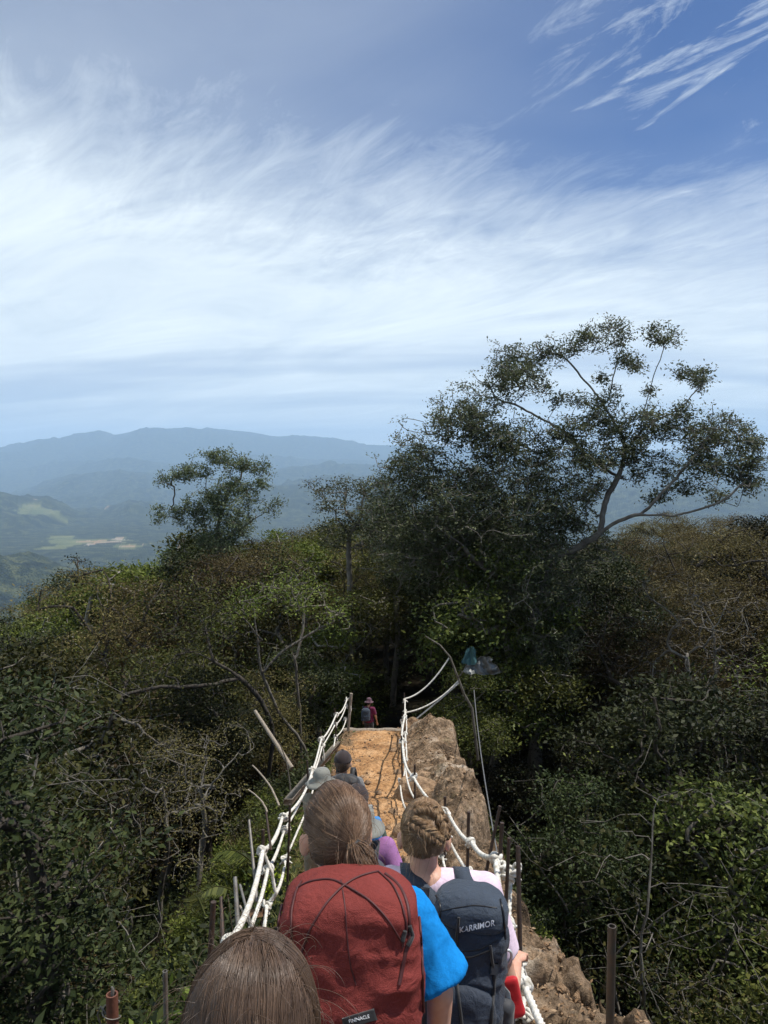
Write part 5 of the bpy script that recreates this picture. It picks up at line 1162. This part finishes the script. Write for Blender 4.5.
braid(sh3, tow3, 'hair3', [(-.45, -.78, .44), (-.15, -.88, .35), (.15, -.93, .22), (.42, -.86, .05), (.60, -.75, -.10)], .014, .0145, .0085, 2.8, 6, p3.k, r=.0108)
mkobj('shirt', p3.shirt(M['pink_shirt'], .6, .012, flare=.01, seed=8), e3); mkobj('trousers', p3.trousers(M['trousers']), e3); p3.shoes(M['shoe'], e3)
# lanyard round the neck
a = np.linspace(-.62*math.pi, .62*math.pi, 40)-math.pi/2; nk = p3.J['neck']*.85+p3.J['nb']*.15; P = nk+np.stack([np.cos(a)*.064, np.sin(a)*.062, -.010+(np.sin(a)+1)*-.014], 1)
P = np.vstack([[P[0]+[0, .035, -.12]], [P[0]+[0, .02, -.03]], P, [P[-1]+[0, .02, -.03]], [P[-1]+[0, .035, -.12]]]); T, _, _ = frames(P); upv = np.array([0, -.45, .9]); V = np.stack([P-upv*.008, P+upv*.008, P+upv*.008+unit(P-nk)*.003, P-upv*.008+unit(P-nk)*.003], 1).reshape(-1, 3)
i = np.arange(len(P)-1)[:, None]*4; j = np.arange(4)[None]; F = np.stack([i+j, i+(j+1) % 4, i+4+(j+1) % 4, i+4+j], -1).reshape(-1, 4)
lan = mkobj('lanyard', mkmesh('lanyard', V, F, [M['lanyard']], False), None, p3.base); props(lan, 'orange-red lanyard ribbon round the neck of the braided walker', 'lanyard')

# navy backpack
np_c = np.array(W(466, 1000, 2.16)); np_c[2] = W(470, 887, 2.2)[2]-.27
npo = empty('backpack', np_c); npo.rotation_euler = (D2R(-10), D2R(5), D2R(-6)); props(npo, 'navy blue hiking backpack with white lettering worn over the pink t-shirt', 'backpack')
body_ = sack(.222, .50, .19, 2.8, fn=lambda v: (1+.04*np.sin(v*7)-.08*(v > .8)*(v-.8)/.2, .9+.22*np.sin(v*3)), wr=.012, seed=13, scale=(1.1, 1.1, 1.6), topr=.2)
mb = mkobj('main_bag', body_.mesh('main_bag', [M['navy']]), npo)
lid_ = sack(.218, .115, .20, 3.0, nu=110, nv=60, wr=.008, seed=17, scale=(1.3, 1.3, 1.8), topr=.55, botr=.35); ld = mkobj('lid', lid_.mesh('lid', [M['navy2']]), npo); 
Vl = verts(ld.data)+np.array([-.004, -.012, .225]); setv(ld.data, Vl)
fp = sack(.175, .26, .07, 2.6, nu=90, nv=70, wr=.006, seed=19, scale=(1.2, 1, 2.2), topr=.25, botr=.2); fo = mkobj('front_pocket', fp.mesh('front_pocket', [M['navy']]), npo); setv(fo.data, verts(fo.data)+np.array([.0, -.105, -.09]))
for sx in (-1, 1):
    sp_ = sack(.06, .22, .12, 2.4, nu=60, nv=50, wr=.005, seed=23+sx, topr=.15); so = mkobj('side_pocket', sp_.mesh('side_pocket', [M['dark_grey']]), npo); setv(so.data, verts(so.data)+np.array([sx*.12, .0, -.12]))
sf3 = Surf([as_world(o_, npo) for o_ in (mb, ld, fo)])
lettering('brand_lettering', 'KARRIMOR', sf3, (476.5, 926.5), 36, math.radians(12), .0025, 'print', npo, height=5.8, shear=.25, bold=.02)
cords('webbing_strap', sf3, [[(459, 917), (457, 935), (455, 960), (459, 1000), (462, 1024)], [(490, 945), (494, 975), (492, 1010), (491, 1024)]], .0042, 'black', npo)
cords('compression_strap', sf3, [[(438, 960), (452, 955), (470, 958), (490, 950)], [(440, 985), (455, 982), (458, 985)], [(436, 895), (441, 905), (440, 925), (436, 945)], [(500, 900), (503, 915), (505, 940)]], .003, 'buckle', npo)
cords('seam', sf3, [[(438, 912), (455, 908), (475, 905), (497, 908)], [(440, 938), (460, 952), (480, 950), (498, 940)]], .0018, 'buckle', npo, off=.0003)
g = Geo(); rough_box(g, (0, 0, 0), (.026, .010, .030)); 
for px_, py_ in ((425, 893), (458, 972), (493, 968)):
    h_ = sf3.hit(px_, py_, .004); h_ = h_ if h_ is not None else np.array(W(px_, py_, 2.2)); bo = mkobj('buckle', g.mesh('buckle', [M['buckle']], False), npo); bo.location = tolocal(npo, h_)
worn_straps(npo, p3, .19, 'navy2', .15)
# red pouch hanging on the right of the navy pack
pc = np.array(W(513, 997, 2.12)); pg = sack(.050, .115, .024, 3.4, nu=60, nv=50, wr=.003, seed=31, topr=.1); po = mkobj('pouch', pg.mesh('pouch', [M['red_cloth']]), None, pc); po.rotation_euler = (D2R(-12), D2R(-14), 0); props(po, 'small scarlet pouch hanging from the right side of the navy backpack', 'pouch')
sfp = Surf([po]); patch('grey_emblem', sfp, [(504, 985), (510, 992), (512, 1004), (506, 998)], .001, 'lgrey', po, n=8, thick=.001)
g = Geo(); geo_tube(g, tolocal(po, [W(505, 974, 2.12), W(502, 969, 2.12), W(500, 975, 2.12), W(505, 983, 2.12)]), .003, 6); mkobj('loop', g.mesh('loop', [M['red_cloth']]), po)
g = Geo(); a = np.linspace(0, 2*math.pi, 26); cb0 = np.array(W(507, 957, 2.15)); P = cb0+np.stack([np.cos(a)*.013*(1+.2*np.sin(a)), -.008*np.sin(a), np.sin(a)*.027], 1); geo_tube(g, P-cb0, .0042, 8, caps=False)
M['alu'] = plain('aluminium', (.70, .71, .72), .4, .5, metal=.3); ca_ = mkobj('carabiner', g.mesh('carabiner', [M['alu']]), None, cb0); props(ca_, 'silver carabiner clipped to the right side of the navy backpack', 'carabiner')

# ---- the walkers further down
def hat_cap(p, mat, parent):
    g = Geo(); k = p.k; V, F = sphere((0, 0, 0), 1, 32, 20); C = V[F].mean(1); F = F[C[:, 2] > .12]; V = V*(A0+.015)*[1, 1, .90]+[0, -.008, .024]; g.add(p.head+(V*k) @ p.HR.T, F)
    a = np.linspace(-1.1, 1.1, 16)+math.pi/2; i_ = np.stack([np.cos(a)*.082, np.sin(a)*.098-.008, a*0+.034], 1); o_ = np.stack([np.cos(a)*.085, np.sin(a)*.098+.055*np.cos(a-math.pi/2)-.008, a*0+.022], 1)
    V = np.vstack([i_, o_, i_+[0, 0, .005], o_+[0, 0, .005]]); n = 16; q = np.arange(n-1)[:, None]; F = np.concatenate([np.hstack([q, q+1, q+n+1, q+n]), np.hstack([q+2*n, q+3*n, q+3*n+1, q+2*n+1]), np.hstack([q+n, q+n+1, q+3*n+1, q+3*n])]); g.add(p.head+(V*k) @ p.HR.T, F)
    V, F = sphere(p.head+((np.array([0, -.008, .142]))*k) @ p.HR.T, .008*k, 8, 6); g.add(V, F); return mkobj('cap', g.mesh('cap', [M[mat]]), parent)
def hat_bucket(p, mat, parent, brim=.062, seed=0):
    g = Geo(); k = p.k; a = np.arange(40)*2*math.pi/40; rows = [(.001, .150), (.035, .149), (.060, .142), (.076, .120), (.083, .085), (.088, .052), (.105, .038), (.125, .022), (.088+brim, .008), (.086+brim, .004), (.12, .018), (.10, .032), (.085, .045)]
    V = []
    for r, z_ in rows:
        w = .006*np.sin(a*3+seed)*(r > .1); V.append(np.stack([np.cos(a)*r, np.sin(a)*r*1.18-.008, z_+w+0*a], 1))
    V = np.concatenate(V); i = np.arange(len(rows)-1)[:, None]*40; j = np.arange(40)[None]; F = np.stack([i+j, i+40+j, i+40+(j+1) % 40, i+(j+1) % 40], -1).reshape(-1, 4)
    V = V+.003*fbm(V[:, 0]*20, V[:, 1]*20, V[:, 2]*20, o=3, seed=seed)[:, None]; g.add(p.head+((V)*k) @ p.HR.T, F); return mkobj('bucket_hat', g.mesh('bucket_hat', [M[mat]]), parent)
def small_pack(p, w, h, d, mat, label, dx=0, dz=0, seed=0, extra=None, tilt=-8):
    c = p.base+p.J['chest']+np.array([dx, -.13-d/2+.02, -.02+dz]); o = empty('backpack', c); o.rotation_euler = (D2R(tilt), 0, 0); props(o, label, 'backpack')
    mkobj('main_bag', sack(w, h, d, 2.8, nu=70, nv=50, wr=.007, seed=seed, topr=.3).mesh('main_bag', [M[mat]]), o)
    for sx in (-1, 1): strap('shoulder_strap', [(sx*.07, d*.4, h*.36), (sx*.08, d*.5+.05, h*.5+.03), (sx*.085, d*.5+.17, h*.46), (sx*.10, d*.5+.24, h*.2), (sx*.12, d*.5+.2, -h*.1), (sx*.12, d*.4, -h*.3)], .05, .012, mat, None).parent = o
    return o
def walker(label, H, hc, yaw, shirt, legs, hair, hat, long=True, skin='skin_b', hp=-.08, arms=None, hy=0, shorts=False):
    p = Person(H, hc, yaw=yaw, head_yaw=yaw+hy, head_pitch=hp, arms=arms); e = person_root(p, label); mkobj('body', p.body(.011, M[skin]), e)
    do_hair(p, 'tie', hair, 900, 10, .0022, e, int(abs(hc[1])*100), vol=.004, tie=(0, -.8, -.6), tail=.09 if hair == 'hair2' else 0, low=-.5 if hair == 'hair2' else -.12, ear=-.3)
    mkobj('shirt', p.shirt(M[shirt], .7, .014, long=long, voxel=.012, seed=int(hc[1]*7)), e); mkobj('trousers', p.trousers(M[legs], .014, shorts), e); p.shoes(M['shoe'], e)
    if hat: (hat_cap if hat[0] == 'cap' else hat_bucket)(p, hat[1], e)
    return p, e
p4, e4 = walker('person in a purple long-sleeved shirt and grey-green hat between the two front walkers', 1.50, W(362, 829, 4.2), 0, 'purple', 'trousers', 'hair2', ('bucket', 'hat_grey'), arms={'shR': W(386, 847, 4.2), 'elR': W(402, 884, 4.1), 'wrR': W(410, 890, 4.4)})
small_pack(p4, .29, .42, .19, 'dark_grey', 'dark grey backpack on the person in purple', dz=.03, seed=41)
p5, e5 = walker('person in dark clothes with black cap in front of the grey-green hat', 1.50, W(357, 801, 5.1), 0, 'dgreen', 'trousers', 'hair_black', ('cap', 'cap_brown'))
bp5 = small_pack(p5, .30, .40, .18, 'lgrey', 'light grey and blue backpack just ahead of the grey-green hat', dx=.0, dz=.10, seed=42)
q = sack(.09, .34, .13, 2.6, nu=40, nv=40, wr=.004, seed=50); o = mkobj('side_pocket', q.mesh('side_pocket', [M['azure']]), bp5); setv(o.data, verts(o.data)+np.array([.135, -.02, .03]))
g = Geo(); rg5 = np.random.default_rng(5)
#; V = V*.6*(1+.25*fbm(V[:, 0]*20, V[:, 1]*20, V[:, 2]*20, o=3, seed=3))[:, None]; #, g.mesh('net_bag', [M['dgreen']]), None, W(390, 824, 4.75)); props(o, 'dark green net bag hanging at the side of the light grey and blue backpack', 'bag')
p6, e6 = walker('person in a grey bucket hat closest to the left rope', 1.58, W(322, 784, 6.5), .1, 'khaki', 'khaki', 'hair_black', ('bucket', 'hat_grey'), arms={'shL': W(309, 800, 6.5), 'elL': W(312, 835, 6.5), 'wrL': W(318, 845, 6.8)})
p7, e7 = walker('person in a dark brown cap, furthest of the walkers on the sunlit path', 1.70, W(343, 763, 7.8), -.05, 'grey_shirt', 'trousers', 'hair1', ('cap', 'cap_brown'), long=False)
small_pack(p7, .34, .46, .18, 'black', 'black backpack on the person in the dark brown cap', dz=.07, dx=.03, seed=43)
g = Geo(); a = np.linspace(0, 2*math.pi, 24); geo_tube(g, p7.J['neck']+[0, 0, -.02]+np.stack([np.cos(a)*.062, np.sin(a)*.060, .012*np.sin(a+math.pi)], 1), .015, 8, caps=False); mkobj('collar', g.mesh('collar', [M['lilac']]), e7)
p8, e8 = walker('person in a magenta shirt and brimmed hat in the dark trail opening', 1.55, W(369, 702, 23), -.25, 'magenta', 'trousers', 'hair_black', ('bucket', 'magenta_hat'), long=False)
small_pack(p8, .28, .42, .2, 'navy2', 'dull blue backpack on the distant person in magenta', dx=-.10, seed=44)
# ------------------------------------------------------------------ undergrowth
def scatter_cover():
    rng = np.random.default_rng(55); C = []; out = []
    N_ = 34000; y = 1.5+rng.uniform(0, 1, N_)**1.3*38; x = rng.uniform(-1, 1, N_)*(y*.66+3)
    s = x-path_x(y); keep = ((s < -.98) | (s > np.where(y < 24, edge_r(y)+.35, 1.2)))&~((y > 20)&(np.abs(s) < 1.4)&(y < 28))
    x, y = x[keep], y[keep]; z = np.where((np.abs(x) < 5)&(y < 24), ridge_h(x, y)[0], ground(x, y))
    return np.stack([x, y, z], 1)
cc_ = scatter_cover(); rngc = np.random.default_rng(56)
far_ = np.abs(cc_[:, 0]-path_x(cc_[:, 1]))
lit_tone = fbm(cc_[:, 0]/1.5, cc_[:, 1]/1.5, seed=70, o=3)  # picks leaf tone: bright leaves painted as sunlit patches, dark ones as shade
for nm, lab, sel, mt, n_, ls, asp, sprd in (('undergrowth', 'dark broad-leaved undergrowth covering the steep slopes', (lit_tone < .12) | (far_ > 4.5), 'leaf_dark', 17, .10, .42, .22),
                                      ('ground_cover', 'olive green low plants covering the steep slopes', (lit_tone >= .12) & (lit_tone < .34) & (far_ <= 4.5), 'leaf_olive', 17, .09, .35, .20),
                                      ('leafy_cover', 'light green low plants in patches on the slopes', (lit_tone >= .34) & (far_ <= 4.5), 'leaf_bright', 17, .08, .3, .18)):
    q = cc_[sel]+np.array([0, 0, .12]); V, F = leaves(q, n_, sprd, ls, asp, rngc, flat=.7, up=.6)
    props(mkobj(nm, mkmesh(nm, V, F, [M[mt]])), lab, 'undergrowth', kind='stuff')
# long grass on the left edge of the path
rngg = np.random.default_rng(57); n = 9000; y = rngg.uniform(2.2, 18, n); s = -.92-np.abs(rngg.normal(0, .75, n)); x = path_x(y)+s; x2 = rngg.uniform(0, 1, n) < .0
z = ridge_h(x, y)[0]; L = rngg.uniform(.08, .26, n); a = rngg.uniform(0, 6.28, n); d = np.stack([np.cos(a), np.sin(a)], 1); lean = rngg.uniform(.2, .9, n)
b = np.stack([x, y, z-.01], 1); sd_ = np.stack([-d[:, 1], d[:, 0], 0*x], 1)*.004
def gp(t, w): return b+np.concatenate([d*(L*lean*t*t)[:, None], (L*(t-.35*lean*t*t))[:, None]], 1), sd_*w
V = []
for t, w in ((0, 1), (.5, .9), (1, .1)):
    p, q = gp(t, w); V += [p-q, p+q]
V = np.stack(V, 1).reshape(-1, 3); k = np.arange(n)[:, None]*6
F = np.concatenate([k+np.array([[0, 1, 3, 2]]), k+np.array([[2, 3, 5, 4]])])
M['grass'] = leaf_mat('grass', [(.06, .075, .018), (.15, .16, .04), (.30, .25, .11)], trans=.3)
props(mkobj('grass', mkmesh('grass', V, F, [M['grass']])), 'thin grass tufts along the left edge of the path', 'grass', kind='stuff')
# shrubs one by one
rs = random.Random(9); ns = 0
def shrub(x, y, s, k, extra=None, name='shrub', label=None):
    e = place(name, (('stems', SHR[k][0]), ('foliage', SHR[k][1])), x, y, gz(x, y), s, rs.uniform(0, 6.28)); pxx, pyy = proj((x, y, gz(x, y)+.5*s))
    side = 'on the left flank of the ridge' if x < 0 else 'below the rock on the right'
    where = 'near the trail end' if y > 15 else 'halfway along the railing' if y > 8 else 'low in the photo'
    lab = label or f'{SK[k]} shrub {side} {where}'; props(e, lab, 'shrub', None if label else lab.replace(' shrub', ' shrubs'))
for _ in range(95):
    y = rs.uniform(2.6, 22); x = -1.35-abs(rs.gauss(0, 1.1))-.02*y; k = rs.choice([0, 1, 1, 2, 2, 3, 4]); s = rs.uniform(.3, .75)*(1 if x < -2 else .6)
    if x < -1.75 or rs.random() < .5: shrub(x, y, s, k)
for _ in range(60):
    y = rs.uniform(3.5, 22); x = float(edge_r(y))+.55+abs(rs.gauss(0, 1.3)); k = rs.choice([0, 1, 2, 2, 1]); shrub(x, y, rs.uniform(.4, .9), k)
# pale, sparse saplings hanging over the gully
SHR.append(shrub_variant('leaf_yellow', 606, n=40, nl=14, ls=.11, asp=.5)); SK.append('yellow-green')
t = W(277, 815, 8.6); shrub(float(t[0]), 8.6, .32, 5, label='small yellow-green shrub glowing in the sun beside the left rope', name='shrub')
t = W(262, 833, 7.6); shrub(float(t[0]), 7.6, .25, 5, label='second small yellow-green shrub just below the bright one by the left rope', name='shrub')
# dry palm fronds
def frond(label, p, L, rz, seed, n=26):
    rng = np.random.default_rng(seed); g = Geo(); t = np.linspace(0, 1, 12); R = np.stack([t*L, 0*t, .35*L*np.sin(t*2.2)*1.0-.25*L*t*t], 1); geo_tube(g, R, np.linspace(.008, .002, 12), 5)
    st = mkobj('frond', g.mesh('frond', [M['leaf_olive']]), None, p); st.rotation_euler = (0, 0, rz); props(st, label, 'palm frond')
    V = []; 
    for k in range(n):
        a = .15+.85*k/n; c = np.array([np.interp(a, t, R[:, q]) for q in range(3)])
        for sd2 in (-1, 1):
            l = L*.42*(1-.6*abs(a-.45)); d = np.array([.55, sd2*.8, -.25+rng.normal(0, .12)]); d /= np.linalg.norm(d); s_ = np.array([1, 0, 0])*.007
            V += [c-s_, c+s_, c+d*l*.6+s_*.8-[0, 0, .02], c+d*l*.6-s_*.8-[0, 0, .02], c+d*l*.6-s_*.8-[0, 0, .02], c+d*l*.6+s_*.8-[0, 0, .02], c+d*l+[0, 0, -.05*L]+s_*.1, c+d*l+[0, 0, -.05*L]-s_*.1]
    mkobj('leaflet', mkmesh('leaflets', np.array(V), np.arange(len(V)).reshape(-1, 4), [M['leaf_olive']]), st)
frond('spiky palm frond sticking out left of the big left knot', W(252, 862, 6.6), .36, math.pi*.93, 1)
frond('small spiky palm frond lower left of the big knot', W(232, 890, 6.2), .28, math.pi*1.15, 2)
frond('palm frond low in the grass above the grey stake', W(205, 915, 5.6), .28, math.pi*.7, 3)

# fallen leaves, twigs and crumbs of rock on the ridge
rl = np.random.default_rng(91); n = 24000; y = 2.2+rl.uniform(0, 1, n)**1.2*18; sx_ = rl.normal(.1, .95, n); x = path_x(y)+sx_; keep = (np.abs(sx_) > .45) | (rl.uniform(0, 1, n) < .12); keep &= sx_ < edge_r(y)+.1; keep &= sx_ > -1.3; x, y = x[keep], y[keep]
z = ridge_h(x, y)[0]+.008; V, F = leaves(np.stack([x, y, z], 1), 1, .004, .036, .4, rl, flat=.3, up=2.2)
M['dead_leaf'] = leaf_mat('dead_leaf', [(.07, .04, .02), (.24, .15, .075), (.48, .36, .22)], trans=.05)
props(mkobj('leaf_litter', mkmesh('leaf_litter', V, F, [M['dead_leaf']])), 'dry fallen leaves scattered over the rock and path edges', 'leaf litter', kind='stuff')
n = 5200; y = 2.2+rl.uniform(0, 1, n)**1.2*18; sx_ = rl.uniform(-1, 1.7, n); x = path_x(y)+sx_; keep = (sx_ < edge_r(y)-.05)&((rl.uniform(0, 1, n) < .35)|(sx_ > .4)|(sx_ < -.5)); x, y = x[keep], y[keep]; z = ridge_h(x, y)[0]; n = len(x)
oc = np.array([(1, 0, 0), (-1, 0, 0), (0, 1, 0), (0, -1, 0), (0, 0, 1), (0, 0, -.6)], float); tr = np.array([(0, 2, 4), (2, 1, 4), (1, 3, 4), (3, 0, 4), (2, 0, 5), (1, 2, 5), (3, 1, 5), (0, 3, 5)])
V = oc[None]*(rl.lognormal(-4.15, .5, n)[:, None, None])*rl.uniform(.6, 1.3, (n, 1, 3))+rl.normal(0, .003, (n, 6, 3))+np.stack([x, y, z+.004], 1)[:, None]; F = (np.arange(n)[:, None, None]*6+tr[None]).reshape(-1, 3)
props(mkobj('gravel', mkmesh('gravel', V.reshape(-1, 3), F, [M['rock']])), 'loose brown gravel and rock crumbs on the ridge', 'gravel', kind='stuff')
# ------------------------------------------------------------------ air
hz = Geo(); lo, hi = BASE-400, 1450.
V = np.array([(sx*28500, sy*28500, lo if sz < 0 else hi) for sx in (-1, 1) for sy in (-1, 1) for sz in (-1, 1)], float)
hz.add(V, np.array([[0, 1, 3, 2], [4, 6, 7, 5], [0, 4, 5, 1], [2, 3, 7, 6], [0, 2, 6, 4], [1, 5, 7, 3]]))
hm = bpy.data.materials.new('haze'); hm.use_nodes = True; nt = hm.node_tree
for n_ in list(nt.nodes):
    if n_.type != 'OUTPUT_MATERIAL': nt.nodes.remove(n_)
pv = nt.nodes.new('ShaderNodeVolumePrincipled'); nt.links.new(pv.outputs[0], [n for n in nt.nodes if n.type == 'OUTPUT_MATERIAL'][0].inputs['Volume'])
pv.inputs['Color'].default_value = (.52, .74, 1.0, 1); pv.inputs['Density'].default_value = HAZE_D; pv.inputs['Anisotropy'].default_value = 0
props(mkobj('haze', hz.mesh('haze', [hm], False)), 'pale blue haze fading the distant hills', 'haze', kind='stuff')

# ------------------------------------------------------------------ render settings
scene.render.engine = 'CYCLES'
cy = scene.cycles
cy.max_bounces = 6; cy.diffuse_bounces = 3; cy.glossy_bounces = 2; cy.transmission_bounces = 3; cy.transparent_max_bounces = 8; cy.volume_bounces = 2
cy.use_denoising = True; cy.use_adaptive_sampling = True; cy.adaptive_threshold = .02
try: cy.denoiser = 'OPENIMAGEDENOISE'; cy.denoising_input_passes = 'RGB_ALBEDO_NORMAL'
except Exception: pass
cy.sample_clamp_indirect = 6
vs = scene.view_settings; vs.view_transform = 'Standard'; vs.look = 'None'; vs.gamma = 1; vs.use_curve_mapping = False; vs.exposure = EXPO
